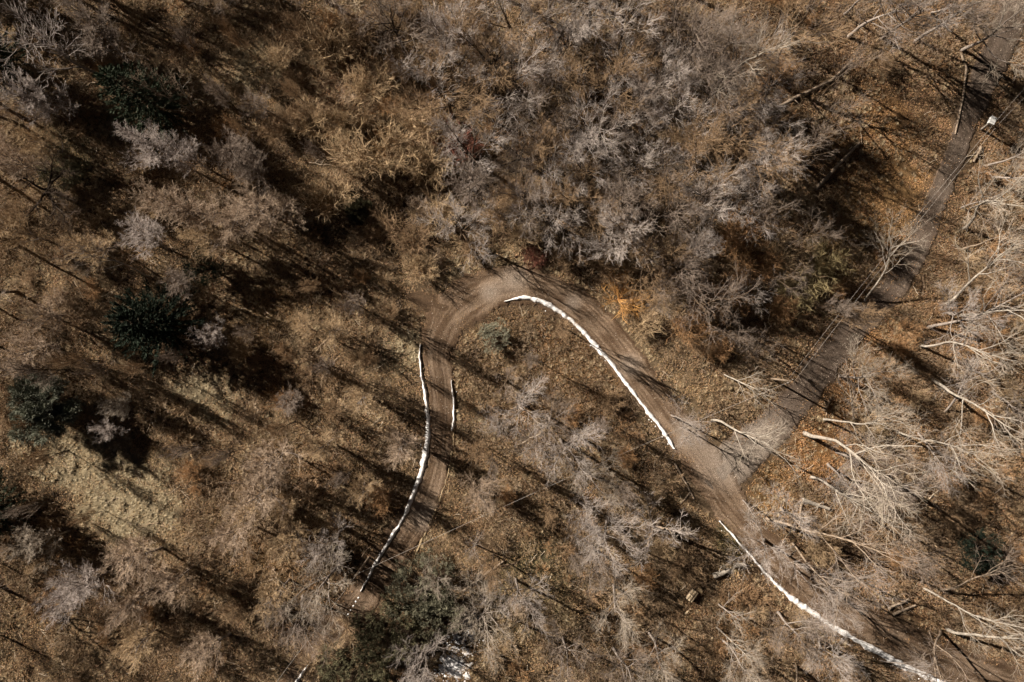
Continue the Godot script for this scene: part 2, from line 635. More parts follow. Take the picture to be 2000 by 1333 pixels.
func mound(b: Dictionary, at: Vector3, r: float, hgt: float) -> void:
	var k0: int = b.v.size()
	b.v.append(at + Vector3(0, hgt, 0)); b.c.append(Color.WHITE)
	for ring in 2:
		for s in 7:
			var a := TAU * s / 7.0
			var rr := r * (0.55 if ring == 0 else 1.0) * rng.randf_range(0.7, 1.25)
			b.v.append(at + Vector3(cos(a) * rr, hgt * (0.7 if ring == 0 else -0.6), sin(a) * rr)); b.c.append(Color.WHITE)
	for s in 7:
		var e := (s + 1) % 7
		b.i.append(k0); b.i.append(k0 + 1 + s); b.i.append(k0 + 1 + e)
		b.i.append(k0 + 1 + s); b.i.append(k0 + 8 + s); b.i.append(k0 + 1 + e)
		b.i.append(k0 + 1 + e); b.i.append(k0 + 8 + s); b.i.append(k0 + 8 + e)

func scatter(called: String, mesh: Mesh, m: Material, where: Array, colors: Array, label: String) -> void:
	if where.is_empty():
		return
	var mm := MultiMesh.new()
	mm.transform_format = MultiMesh.TRANSFORM_3D
	mm.use_colors = true
	mm.mesh = mesh
	mm.instance_count = where.size()
	for k in where.size():
		mm.set_instance_transform(k, where[k])
		mm.set_instance_color(k, colors[k])
	var o := MultiMeshInstance3D.new()
	o.name = numbered(called)
	o.multimesh = mm
	o.material_override = m
	add_child(o, true)
	o.set_meta("kind", "stuff")
	o.set_meta("label", label)
	o.set_meta("category", called.replace("_", " "))

# ================================================================ the scene
func _ready() -> void:
	# camera, sky, sun, exposure
	var cam := Camera3D.new()
	cam.name = "camera"
	cam.fov = rad_to_deg(2.0 * atan(666.5 * K / H))
	cam.far = 2000.0
	cam.near = 0.5
	add_child(cam)
	cam.transform = Transform3D(Basis(Vector3.RIGHT, Vector3(0, 0, -1), Vector3.UP), Vector3(0, H, 0))
	cam.current = true
	var env := Environment.new()
	env.background_mode = Environment.BG_SKY
	var psm := ProceduralSkyMaterial.new()
	psm.sky_top_color = Color(0.20, 0.33, 0.56)
	psm.sky_horizon_color = Color(0.58, 0.66, 0.76)
	psm.sky_curve = 0.12
	psm.ground_bottom_color = Color(0.16, 0.12, 0.09)
	psm.ground_horizon_color = Color(0.50, 0.52, 0.55)
	psm.sky_energy_multiplier = 0.12
	psm.sun_angle_max = 3.0
	var sky := Sky.new()
	sky.sky_material = psm
	env.sky = sky
	env.tonemap_mode = Environment.TONE_MAPPER_LINEAR
	env.tonemap_exposure = 2.7
	env.sdfgi_enabled = true
	env.ssao_enabled = true
	env.ssil_enabled = true
	var we := WorldEnvironment.new()
	we.name = "world_environment"
	we.environment = env
	add_child(we)
	var sun := DirectionalLight3D.new()
	sun.name = "sun"
	sun.light_energy = 1.6
	sun.light_color = Color(1.0, 0.945, 0.87)
	sun.light_angular_distance = 0.5
	sun.shadow_enabled = true
	add_child(sun)
	var elev := deg_to_rad(27.0)
	var ray := Vector3(0.872 * cos(elev), -sin(elev), 0.49 * cos(elev))
	sun.look_at_from_position(Vector3(-60, 60, -30), Vector3(-60, 60, -30) + ray)

	rng.seed = 11
	macro_noise.seed = 3; macro_noise.frequency = 0.022; macro_noise.fractal_octaves = 2
	micro_noise.seed = 9; micro_noise.frequency = 0.35; micro_noise.fractal_octaves = 4
	zone_noise.seed = 21; zone_noise.frequency = 0.09; zone_noise.fractal_octaves = 4
	fine_noise.seed = 33; fine_noise.frequency = 0.8; fine_noise.fractal_octaves = 3
	build_materials()
	build_ground()
	build_plants_kinds()
	build_landmarks()
	build_objects()
	build_evergreens()
	build_trees()
	build_shrubs()
	place_labels()
	build_litter()

func build_materials() -> void:
	var bt := noise_tex(0.03, Color(0.52, 0.5, 0.48), Color(1, 1, 1), 5, 5, 256)
	var bn := noise_tex(0.05, Color.BLACK, Color.WHITE, 6, 4, 256, true, 6.0)
	M["bark_pale"] = bark(lin(0.47, 0.435, 0.395), bt, bn)
	M["bark_tan"] = bark(lin(0.40, 0.325, 0.26), bt, bn)
	M["bark_grey"] = bark(lin(0.36, 0.32, 0.30), bt, bn)
	M["bark_brown"] = bark(lin(0.17, 0.125, 0.09), bt, bn)
	M["bark_dark"] = bark(lin(0.085, 0.065, 0.052), bt, bn)
	M["wood_sawn"] = bark(lin(0.72, 0.60, 0.44), bt, bn)
	M["twig_silver"] = plain(lin(0.48, 0.435, 0.42))
	M["twig_grey"] = plain(lin(0.30, 0.25, 0.22))
	M["twig_lilac"] = plain(lin(0.50, 0.45, 0.44))
	M["twig_cream"] = plain(lin(0.43, 0.38, 0.33))
	M["twig_pink"] = plain(lin(0.49, 0.39, 0.31))
	M["twig_tan"] = plain(lin(0.54, 0.41, 0.27))
	M["twig_brown"] = plain(lin(0.36, 0.255, 0.165))
	M["twig_russet"] = plain(lin(0.46, 0.28, 0.15))
	M["twig_orange"] = plain(lin(0.66, 0.38, 0.15))
	M["twig_yellow"] = plain(lin(0.50, 0.42, 0.24))
	M["twig_red"] = plain(lin(0.26, 0.11, 0.085))
	M["twig_dark"] = plain(lin(0.12, 0.092, 0.075))
	M["leaf_black"] = plain(lin(0.022, 0.034, 0.024), 0.8)
	M["leaf_dark"] = plain(lin(0.048, 0.066, 0.044), 0.8)
	M["leaf_blue"] = plain(lin(0.22, 0.235, 0.185), 0.85)
	M["leaf_grey"] = plain(lin(0.22, 0.215, 0.155), 0.9)
	M["leaf_pale"] = plain(lin(0.36, 0.355, 0.27), 0.9)
	M["leaf_olive"] = plain(lin(0.15, 0.14, 0.085), 0.9)
	M["litter"] = plain(Color.WHITE, 0.9)
	M["snow"] = plain(lin(0.74, 0.75, 0.78), 0.7, true)
	M["snow"].normal_enabled = true
	M["snow"].normal_texture = noise_tex(0.06, Color.BLACK, Color.WHITE, 8, 4, 256, true, 6.0)
	M["snow"].uv1_triplanar = true
	M["snow"].uv1_scale = Vector3(0.7, 0.7, 0.7)
	var g := plain(Color.WHITE, 1.0)
	g.albedo_texture = noise_tex(0.09, Color(0.30, 0.29, 0.28), Color(1.0, 1.0, 1.0), 14, 6, 1024)
	g.normal_enabled = true
	g.normal_texture = noise_tex(0.11, Color.BLACK, Color.WHITE, 15, 5, 1024, true, 8.0)
	g.normal_scale = 1.5
	g.uv1_triplanar = true
	g.uv1_world_triplanar = true
	g.uv1_scale = Vector3(0.085, 0.085, 0.085)
	M["ground"] = g
	var r := plain(Color.WHITE, 0.97)
	r.albedo_texture = noise_tex(0.045, Color(0.5, 0.48, 0.46), Color(1.0, 1.0, 1.0), 17, 6, 1024)
	r.normal_enabled = true
	r.normal_texture = noise_tex(0.12, Color.BLACK, Color.WHITE, 18, 5, 512, true, 4.0)
	r.uv1_triplanar = true
	r.uv1_world_triplanar = true
	r.uv1_scale = Vector3(0.12, 0.12, 0.12)
	M["road"] = r
	M["metal_white"] = plain(lin(0.45, 0.46, 0.47), 0.45, false)
	M["cable"] = plain(lin(0.45, 0.42, 0.40), 0.5, false)
	M["metal_dark"] = plain(lin(0.05, 0.05, 0.05), 0.5, false)

var pale_spots: Array = []
var side: Array = []
var lane: Array = []
var path: Array = []
func build_ground() -> void:
	for p in [Vector2(640, 460), Vector2(700, 440), Vector2(760, 425), Vector2(820, 400), Vector2(880, 385), Vector2(940, 370)]:
		hollow.append(Vector3((p.x - 1000) * K, (p.y - 666) * K, 3.2))
	gw = int(2 * GX / GS) + 1
	gh = int(2 * GZ / GS) + 1
	road_d.resize(gw * gh)
	road_d.fill(99.0)
	lane = smooth_line([Vector3(560, 1390, 42), Vector3(590, 1335, 40), Vector3(640, 1260, 38), Vector3(690, 1190, 36), Vector3(745, 1110, 35), Vector3(795, 1040, 35), Vector3(830, 975, 33), Vector3(853, 900, 30), Vector3(862, 830, 27), Vector3(862, 760, 28), Vector3(853, 700, 30), Vector3(862, 648, 37), Vector3(890, 606, 46), Vector3(935, 576, 44), Vector3(988, 560, 40), Vector3(1040, 562, 37), Vector3(1095, 582, 36), Vector3(1142, 612, 36), Vector3(1187, 657, 35), Vector3(1227, 710, 34), Vector3(1267, 765, 33), Vector3(1308, 818, 32), Vector3(1348, 868, 36), Vector3(1388, 925, 40), Vector3(1428, 985, 36), Vector3(1472, 1040, 30), Vector3(1525, 1095, 32), Vector3(1585, 1145, 36), Vector3(1650, 1195, 40), Vector3(1720, 1240, 42), Vector3(1800, 1280, 44), Vector3(1890, 1318, 46), Vector3(1990, 1350, 46), Vector3(2080, 1380, 46)], 0.25)
	path = smooth_line([Vector3(1385, 950, 46), Vector3(1440, 895, 46), Vector3(1500, 845, 38), Vector3(1539, 803, 35), Vector3(1579, 755, 34), Vector3(1613, 707, 33), Vector3(1663, 652, 30), Vector3(1726, 584, 28), Vector3(1765, 535, 26), Vector3(1795, 478, 25), Vector3(1818, 420, 24), Vector3(1836, 378, 24), Vector3(1855, 330, 22), Vector3(1872, 290, 21), Vector3(1890, 232, 22), Vector3(1914, 178, 29), Vector3(1932, 138, 31), Vector3(1958, 80, 33), Vector3(1985, 10, 34), Vector3(2015, -60, 34), Vector3(2035, -110, 34)], 0.25)
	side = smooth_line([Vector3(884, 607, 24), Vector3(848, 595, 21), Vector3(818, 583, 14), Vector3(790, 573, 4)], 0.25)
	for e in [[1005, 546, 2.4], [955, 572, 1.6], [1120, 590, 1.5], [1420, 900, 4.8], [1345, 838, 2.8], [1480, 850, 4.5], [830, 1010, 2.5], [1230, 715, 2.0]]:
		pale_spots.append(Vector3((e[0] - 1000) * K, (e[1] - 666.5) * K, e[2]))
	stamp_road(lane)
	stamp_road(path)
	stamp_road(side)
	var straw := Color(0.43, 0.36, 0.24)
	zone(230, 955, 120, straw, 0.95); zone(140, 905, 90, straw, 0.85); zone(300, 990, 70, straw, 0.8); zone(60, 850, 70, straw, 0.6)
	zone(420, 775, 65, straw, 0.8); zone(360, 755, 40, straw, 0.7); zone(785, 690, 60, straw, 0.75); zone(500, 125, 55, straw, 0.7)
	zone(900, 545, 60, Color(0.44, 0.34, 0.22), 0.7); zone(990, 520, 60, Color(0.42, 0.33, 0.21), 0.7); zone(1240, 670, 40, Color(0.36, 0.28, 0.17), 0.6); zone(1340, 770, 55, Color(0.40, 0.30, 0.19), 0.7)
	zone(1740, 390, 110, Color(0.46, 0.29, 0.14), 0.85); zone(1700, 250, 110, Color(0.33, 0.19, 0.085), 0.7); zone(1640, 480, 80, Color(0.40, 0.29, 0.13), 0.6)
	zone(1600, 880, 80, Color(0.42, 0.23, 0.10), 0.8); zone(1500, 970, 70, Color(0.38, 0.23, 0.10), 0.8); zone(1660, 770, 70, Color(0.40, 0.23, 0.11), 0.7); zone(1700, 640, 80, Color(0.36, 0.21, 0.10), 0.7)
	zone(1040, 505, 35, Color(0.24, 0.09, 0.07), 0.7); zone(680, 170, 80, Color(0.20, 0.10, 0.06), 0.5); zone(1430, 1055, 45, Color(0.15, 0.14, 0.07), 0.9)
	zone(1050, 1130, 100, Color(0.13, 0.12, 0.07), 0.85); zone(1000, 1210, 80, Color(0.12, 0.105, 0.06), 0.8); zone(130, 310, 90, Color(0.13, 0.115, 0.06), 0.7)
	zone(760, 430, 100, Color(0.055, 0.035, 0.022), 0.9); zone(860, 400, 80, Color(0.055, 0.035, 0.022), 0.8); zone(1560, 80, 140, Color(0.10, 0.06, 0.04), 0.6)  # the last zone paints tree shade into the ground colour
	zone(1230, 290, 220, Color(0.12, 0.085, 0.055), 0.6); zone(1060, 200, 200, Color(0.12, 0.09, 0.06), 0.5); zone(520, 600, 90, Color(0.27, 0.18, 0.09), 0.5)  # dark zones under the grey crowns hold canopy shade as colour
	zone(1120, 720, 130, Color(0.20, 0.115, 0.055), 0.6); zone(600, 1000, 170, Color(0.15, 0.09, 0.045), 0.6); zone(1080, 1190, 60, Color(0.42, 0.34, 0.20), 0.6); zone(520, 1100, 60, Color(0.3, 0.2, 0.1), 0.5)  # the wide dark zone left of the lane stands for sapling shade
	var v := PackedVector3Array()
	var c := PackedColorArray()
	var idx := PackedInt32Array()
	for j in gh:
		for i in gw:
			var x := i * GS - GX
			var z := j * GS - GZ
			var k := smoothstep(0.0, 1.2, road_d[j * gw + i])
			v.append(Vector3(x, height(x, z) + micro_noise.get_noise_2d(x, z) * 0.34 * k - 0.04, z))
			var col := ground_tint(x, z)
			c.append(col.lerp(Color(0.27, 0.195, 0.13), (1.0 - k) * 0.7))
	for j in gh - 1:
		for i in gw - 1:
			var a := j * gw + i
			idx.append(a); idx.append(a + 1); idx.append(a + gw)
			idx.append(a + 1); idx.append(a + gw + 1); idx.append(a + gw)
	# the flat country round the frame, butted to the edge of the fine sheet
	for q in [[-900.0, -900.0, 900.0, -GZ], [-900.0, GZ, 900.0, 900.0], [-900.0, -GZ, -GX, GZ], [GX, -GZ, 900.0, GZ]]:
		var k0 := v.size()
		for p in [Vector2(q[0], q[1]), Vector2(q[2], q[1]), Vector2(q[2], q[3]), Vector2(q[0], q[3])]:
			v.append(Vector3(p.x, -0.04, p.y))
			c.append(Color(0.2, 0.13, 0.07))
		idx.append(k0); idx.append(k0 + 1); idx.append(k0 + 2)
		idx.append(k0); idx.append(k0 + 2); idx.append(k0 + 3)
	structure("ground", smooth_mesh(v, c, idx), M["ground"])
	road_strip("gravel_road", lane, 0.035, M["road"], Color(0.155, 0.105, 0.07), Color(0.37, 0.28, 0.21), Color(0.15, 0.098, 0.062), 0.4)
	road_strip("painted_shade_spur", side, 0.02, M["road"], Color(0.13, 0.088, 0.058), Color(0.21, 0.15, 0.10), Color(0.12, 0.08, 0.05), 0.1)  # spur beside the bend: a shadow painted as a darker strip
	road_strip("forest_path", path, 0.02, M["road"], Color(0.155, 0.12, 0.098), Color(0.30, 0.25, 0.215), Color(0.17, 0.118, 0.078), 0.15)
	# pale dry verges along the road's edge
	structure("grass_verge", bank([Vector3(888, 830, 3), Vector3(882, 890, 2.4), Vector3(868, 950, 2.6), Vector3(845, 1010, 3), Vector3(820, 1065, 3), Vector3(800, 1110, 2.0)], 0.04, M["road"], Color(0.52, 0.42, 0.28), 0.4), M["road"])

func build_plants_kinds() -> void:
	var spread := {"height": 9.0, "h": 13.5, "segs": [7, 6, 4, 3, 2], "sides": [8, 6, 4, 3, 3], "count": [9, 8, 8, 4], "ratio": [0.86, 0.52, 0.52, 0.56], "angle": [0.9, 0.62, 0.6, 0.62], "wiggle": [0.1, 0.17, 0.19, 0.2, 0.22], "lift": [0.05, 0.09, 0.07, 0.05, 0.02], "start": [0.42, 0.25, 0.2, 0.12], "taper": [0.35, 0.25, 0.3, 0.4, 0.5], "radius": [0.24, 0.08, 0.032, 0.02, 0.0145]}
	for k in 4:
		protos["spread%d" % k] = make_tree(spread, 100 + k * 7)
	var crooked := spread.duplicate()
	crooked.merge({"height": 5.5, "h": 11.5, "count": [7, 7, 7, 5], "ratio": [1.1, 0.52, 0.5, 0.55], "angle": [1.15, 0.7, 0.65, 0.7], "wiggle": [0.12, 0.28, 0.28, 0.26, 0.25], "lift": [0.03, 0.07, 0.06, 0.04, 0.03], "radius": [0.34, 0.17, 0.055, 0.022, 0.0125], "start": [0.55, 0.25, 0.2, 0.15]}, true)
	for k in 2:
		protos["crooked%d" % k] = make_tree(crooked, 200 + k * 5)
	var tall := spread.duplicate()
	tall.merge({"height": 15.0, "h": 17.5, "segs": [10, 6, 4, 3, 2], "count": [8, 5, 5, 3], "ratio": [0.5, 0.6, 0.58, 0.6], "angle": [0.6, 0.6, 0.6, 0.62], "wiggle": [0.2, 0.22, 0.22, 0.22, 0.22], "lift": [0.04, 0.05, 0.03, 0.01, 0.0], "start": [0.4, 0.2, 0.15, 0.1], "taper": [0.22, 0.3, 0.4, 0.5, 0.6], "radius": [0.21, 0.08, 0.033, 0.02, 0.0135]}, true)
	for k in 4:
		protos["tall%d" % k] = make_tree(tall, 300 + k * 3)
	var feather := spread.duplicate()
	feather.merge({"height": 8.5, "h": 10.5, "count": [18, 10, 7, 4], "ratio": [0.5, 0.42, 0.45, 0.55], "angle": [0.62, 0.55, 0.5, 0.5], "wiggle": [0.06, 0.12, 0.15, 0.16, 0.2], "lift": [0.05, 0.12, 0.08, 0.05, 0.03], "start": [0.22, 0.2, 0.15, 0.1], "taper": [0.2, 0.3, 0.4, 0.5, 0.6], "radius": [0.12, 0.042, 0.026, 0.017, 0.013]}, true)
	for k in 3:
		protos["feather%d" % k] = make_tree(feather, 400 + k * 9)
	var young := spread.duplicate()
	young.merge({"height": 5.2, "h": 6.5, "count": [9, 6, 5], "ratio": [0.5, 0.45, 0.5], "angle": [0.8, 0.7, 0.7], "wiggle": [0.1, 0.2, 0.25, 0.3], "lift": [0.05, 0.09, 0.05, 0.02], "start": [0.3, 0.2, 0.15], "taper": [0.3, 0.3, 0.4, 0.5], "radius": [0.09, 0.045, 0.024, 0.015], "segs": [6, 5, 3, 2], "sides": [6, 4, 3, 3]}, true)
	for k in 3:
		protos["young%d" % k] = make_tree(young, 500 + k * 9)
	for k in 4:
		protos["bush%d" % k] = make_bush(26, 3.4, 1.05, [15, 3], 0.044, 600 + k)
	for k in 3:
		protos["low%d" % k] = make_bush(16, 1.5, 1.5, [8, 2], 0.036, 640 + k, 0.06, 0.3)
	for k in 4:
		protos["scrub%d" % k] = make_bush(13, 1.5, 1.25, [9, 1], 0.046, 670 + k, 0.05, 0.3)
	protos["thorn0"] = make_bush(20, 2.2, 1.3, [13, 3], 0.036, 660, -0.06, 0.4)
	protos["thorn1"] = make_bush(22, 2.4, 1.2, [13, 3], 0.036, 661, -0.1, 0.4)
	protos["conifer0"] = make_conifer(12.0, 4.6, 700, 85)
	protos["conifer1"] = make_conifer(10.0, 4.9, 701, 105)
	protos["rounded0"] = make_rounded(6.0, 4.0, 2300, 710)
	protos["rounded1"] = make_rounded(6.5, 5.2, 1150, 711)

func build_landmarks() -> void:
	for q in [[1745, 390, 6.5], [1700, 260, 5.5], [1660, 330, 4.0], [1790, 300, 3.5], [1780, 180, 3.5], [1600, 880, 4.5], [1500, 965, 3.5], [1695, 630, 4.0], [1660, 770, 3.0], [1350, 1162, 1.8], [225, 955, 8.0], [140, 905, 5.5], [300, 990, 4.5], [425, 775, 4.2], [360, 755, 2.5], [785, 690, 3.6], [490, 590, 4.0], [540, 610, 2.5], [900, 535, 3.0], [1000, 515, 3.0], [895, 1285, 4.0], [905, 1235, 3.0], [1550, 650, 2.8], [1800, 1200, 2.0], [1925, 245, 2.2], [1340, 775, 3.0], [60, 850, 3.5], [380, 700, 3.0], [500, 130, 3.5], [230, 1300, 3.0], [60, 1290, 4.0], [1270, 720, 2.0], [700, 1120, 2.0]]:
		clear(q[0], q[1], q[2])
	for m in [[1000, 560, "hairpin bend"], [282, 622, "black conifer"], [256, 166, "tall dark conifer"], [85, 795, "blue-green pine"], [1215, 585, "bright orange shrub"],
			[965, 655, "small grey-green bush"], [1933, 237, "white box"], [1350, 1160, "sawn log"], [1420, 915, "path junction"], [770, 1200, "evergreen thicket"],
			[895, 1290, "snow patch"], [1610, 530, "yellow-green shrub"], [225, 950, "pale tussock patch"], [712, 1100, "wooden pole"], [1445, 130, "twin pale trunks"],
			[740, 425, "dark hollow"], [1580, 172, "long fallen trunk"], [1300, 1035, "thick-limbed tree"], [1700, 1265, "lower snow bank"], [830, 880, "curved snow bank"],
			[1630, 690, "shaded path stretch"], [1830, 380, "upper path"], [1215, 745, "inner snow bank"], [860, 60, "palest top-edge crown"], [120, 105, "lilac-grey crown"]]:
		marks.append([Vector2(m[0], m[1]), m[2]])

# ---------------------------------------------------------------- made and fallen things
func pole(bx: float, by: float, h: float, r: float, label: String, tx := 0.0, ty := 0.0) -> Array:
	var b := spot(bx, by)
	var top := b + Vector3.UP * h if tx == 0.0 else spot(tx, ty, h)
	var o := thing("utility_pole", label, "pole", b)
	var q := Buf.new()
	q.tube(PackedVector3Array([Vector3(0, -0.5, 0), (top - b) * 0.5, top - b]), PackedFloat32Array([r * 1.2, r * 1.1, r]), 10, Color.WHITE, true)
	part("post", q.mesh(), M["bark_tan"], o)
	var arm := BoxMesh.new()
	arm.size = Vector3(0.9, 0.1, 0.1)
	var a := part("crossarm", arm, M["bark_tan"], o)
	a.position = top - b + Vector3(0, -0.25, 0.0)
	a.rotation.y = 0.6
	for s in [-0.38, 0.38]:
		var c := CylinderMesh.new()
		c.top_radius = 0.035
		c.bottom_radius = 0.05
		c.height = 0.16
		c.radial_segments = 8
		var i := part("insulator", c, M["metal_white"], o)
		i.position = a.position + Vector3(s * cos(0.6), 0.13, -s * sin(0.6))
	return [top + Vector3(0, -0.04, 0), o]

func cable(p: Vector3, q: Vector3, sag: float, r: float, label: String) -> void:
	var b := Buf.new()
	var pts := PackedVector3Array()
	var rad := PackedFloat32Array()
	for k in 25:
		var t := k / 24.0
		pts.append((q - p) * t - Vector3(0, sag * 4.0 * t * (1.0 - t), 0))
		rad.append(r)
	b.tube(pts, rad, 5, Color.WHITE, true)
	var o := part(numbered("overhead_cable"), b.mesh(), M["cable"], self)
	o.position = p
	tag(o, label, "cable", "overhead cables")

func build_objects() -> void:
	var c := Color.WHITE
	var snow_specs := [
		[[Vector3(822, 672, 1.5), Vector3(820, 700, 2.5), Vector3(825, 742, 3.5), Vector3(833, 790, 5.5), Vector3(836, 840, 7), Vector3(831, 890, 7.5), Vector3(818, 937, 7), Vector3(803, 977, 6), Vector3(785, 1017, 5), Vector3(763, 1052, 4.5), Vector3(740, 1090, 4), Vector3(716, 1134, 3), Vector3(704, 1156, 1.5)], "long curved snow bank along the outer edge of the lane"],
		[[Vector3(985, 589, 1.2), Vector3(1005, 584, 3.5), Vector3(1035, 583, 6), Vector3(1062, 592, 7), Vector3(1097, 612, 6), Vector3(1132, 641, 6), Vector3(1162, 673, 6), Vector3(1192, 708, 5.5), Vector3(1222, 747, 5), Vector3(1252, 787, 5), Vector3(1280, 822, 4.5), Vector3(1305, 856, 4.5), Vector3(1318, 877, 2.5)], "narrow white snow bank following the inside of the hairpin bend"],
		[[Vector3(882, 742, 1.0), Vector3(885, 775, 2.2), Vector3(887, 805, 3.4), Vector3(884, 832, 3.6), Vector3(880, 842, 1.2)], "short snow remnant opposite the long curved snow bank"],
		[[Vector3(1405, 1016, 1.4), Vector3(1440, 1056, 3), Vector3(1476, 1097, 3.2), Vector3(1520, 1145, 5), Vector3(1570, 1186, 7), Vector3(1632, 1227, 7.5), Vector3(1702, 1267, 8), Vector3(1772, 1304, 8.5), Vector3(1850, 1338, 8), Vector3(1920, 1365, 7)], "lower snow bank beside the road leaving the frame's bottom corner"],
		[[Vector3(607, 1294, 1.5), Vector3(592, 1314, 4), Vector3(570, 1345, 4)], "small snow ridge by the lane at the bottom edge"]]
	for s in snow_specs:
		var o := part(numbered("snow_bank"), bank(s[0], 0.24, M["snow"], c, 0.2), M["snow"], self)
		tag(o, s[1], "snow bank", "ploughed snow banks by the road")
	# crumbs of snow beside the banks and the melting patch
	var b := {"v": PackedVector3Array(), "c": PackedColorArray(), "i": PackedInt32Array()}
	for s in snow_specs:
		for q: Vector4 in smooth_line(s[0], 0.45):
			if rng.randf() < 0.5:
				var x := q.x + rng.randfn(0, 0.5)
				var z := q.z + rng.randfn(0, 0.5)
				mound(b, Vector3(x, surface_y(x, z) + 0.03, z), rng.randf_range(0.04, 0.11), 0.06)
	for k in 5:
		var w := spot(700 - k * 5, 1168 + k * 8)
		mound(b, w + Vector3(0, 0.05, 0), rng.randf_range(0.12, 0.25), 0.1)
	var crumb := structure_stuff("snow_crumbs", b, "scattered snow crumbs along the banks", "snow crumbs")
	b = {"v": PackedVector3Array(), "c": PackedColorArray(), "i": PackedInt32Array()}
	for k in 1000:
		var t := rng.randf()
		var px := lerpf(918, 876, t) + rng.randfn(0, 18)
		var py := lerpf(1200, 1335, t) + rng.randfn(0, 10)
		var w := spot(px, py)
		if fine_noise.get_noise_2d(w.x * 0.7, w.z * 0.7) > -0.08:
			mound(b, Vector3(w.x, surface_y(w.x, w.z) + 0.03, w.z), rng.randf_range(0.05, 0.2), 0.05)
	for k in 70:
		var w := spot(889 + rng.randfn(0, 13), 1302 + rng.randfn(0, 7))
		mound(b, Vector3(w.x, surface_y(w.x, w.z) + 0.04, w.z), rng.randf_range(0.35, 0.85), 0.09)
	structure_stuff("snow_patch", b, "broken melting snow patch in the shade beside the evergreen thicket", "snow patch")

	# fallen and cut wood
	log_on_ground([Vector2(1500, 222), Vector2(1560, 188), Vector2(1620, 160), Vector2(1662, 122)], 0.27, "bark_tan", "long brown fallen trunk lying in the shade beside the grey crowns")
	log_on_ground([Vector2(1592, 370), Vector2(1635, 325), Vector2(1678, 280)], 0.28, "bark_tan", "straight brown fallen trunk on sunlit leaves below the longer fallen trunk")
	log_on_ground([Vector2(1263, 594), Vector2(1300, 612), Vector2(1335, 640)], 0.4, "bark_grey", "grey fallen trunk lying right beside the bright orange shrub")
	log_on_ground([Vector2(1876, 104), Vector2(1887, 136), Vector2(1881, 190), Vector2(1866, 262)], 0.16, "bark_tan", "long thin fallen stem lying along the edge of the upper path")
	log_on_ground([Vector2(1393, 1126), Vector2(1424, 1112)], 0.42, "bark_pale", "thick pale cut log above the sawn log")
	log_on_ground([Vector2(1432, 1105), Vector2(1455, 1102)], 0.34, "bark_pale", "short pale cut log under the grey twigs above the sawn log", "fallen_log", 0.95)
	log_on_ground([Vector2(1567, 976), Vector2(1618, 993)], 0.32, "bark_pale", "pale straight log on the leaves below the path junction")
	log_on_ground([Vector2(1565, 985), Vector2(1561, 1032)], 0.2, "bark_tan", "thin brown log lying across from the pale straight log")
	log_on_ground([Vector2(1609, 802), Vector2(1622, 776)], 0.28, "bark_brown", "short brown log on orange leaves beside the path bend")
	log_on_ground([Vector2(1916, 288), Vector2(1903, 316)], 0.2, "bark_tan", "short brown log beside the upper path below the white box")
	log_on_ground([Vector2(1735, 1190), Vector2(1775, 1170)], 0.2, "bark_tan", "upper of two thin logs lying above the lower road")
	log_on_ground([Vector2(1745, 1200), Vector2(1788, 1182)], 0.2, "bark_tan", "lower of two thin logs lying above the lower road")
	log_on_ground([Vector2(1318, 905), Vector2(1340, 945), Vector2(1356, 975)], 0.14, "bark_tan", "thin bent brown stem along the road below the inner snow bank")
	log_on_ground([Vector2(905, 1155), Vector2(985, 1095)], 0.2, "bark_tan", "thin pale dead stem lying above the snow patch")
	log_on_ground([Vector2(925, 1085), Vector2(960, 1110), Vector2(1010, 1100)], 0.13, "bark_brown", "crooked dark dead branch lying above the snow patch")
	log_on_ground([Vector2(1338, 1200), Vector2(1348, 1190)], 0.12, "wood_sawn", "small split billet lying below the sawn log", "fallen_log", 0.95)
	log_on_ground([Vector2(1330, 985), Vector2(1350, 960)], 0.1, "bark_tan", "short stick between the road and the thick-limbed tree")
	# the sawn log: a squared section with pale ends, split along its top
	var w := spot(1350, 1161)
	w.y = surface_y(w.x, w.z)
	var o := thing("sawn_log", "short pale sawn log standing out bright on brown leaves", "log", w)
	var ax := Vector3(0.58, 0, -0.81)
	var side := Vector3(0.81, 0, 0.58)
	var n := 0
	for off in [-0.33, 0.0, 0.33]:
		var q := Buf.new()
		var pts := PackedVector3Array()
		for k in 5:
			pts.append(side * off + Vector3(0, 0.72 + (0.10 if off == 0.0 else 0.0), 0) + ax * lerpf(-0.78, 0.78, k / 4.0) + Vector3(0, rng.randf_range(-0.01, 0.01), 0))
		q.tube(pts, PackedFloat32Array([0.19, 0.2, 0.2, 0.2, 0.19]), 10, Color.WHITE, true)
		part("upper_slab", q.mesh(), M["wood_sawn"], o)
		n += 1
	var core := Buf.new()
	core.tube(PackedVector3Array([-ax * 0.75 + Vector3(0, 0.36, 0), Vector3(0, 0.38, 0), ax * 0.75 + Vector3(0, 0.36, 0)]), PackedFloat32Array([0.44, 0.45, 0.44]), 14, Color.WHITE, true)
	part("heart", core.mesh(), M["bark_tan"], o)

	# poles, the white box and the cables
	var p1 := pole(721, 1089, 6.3, 0.13, "slim wooden pole beside the lane with cables leaving its top", 697, 1122)
	var p2 := pole(1507, 740, 6.5, 0.12, "slim wooden pole beside the path bend among twigs", 1545, 745)
	var nb := spot(1919, 253)
	var nt := spot(1936, 238, 2.9)
	var bp := thing("utility_pole", "short wooden pole beside the upper path under the white box", "pole", nb)
	var pq := Buf.new()
	pq.tube(PackedVector3Array([Vector3(0, -0.5, 0), (nt - nb) * 0.5, nt - nb]), PackedFloat32Array([0.16, 0.15, 0.14]), 10, Color.WHITE, true)
	part("post", pq.mesh(), M["bark_pale"], bp)
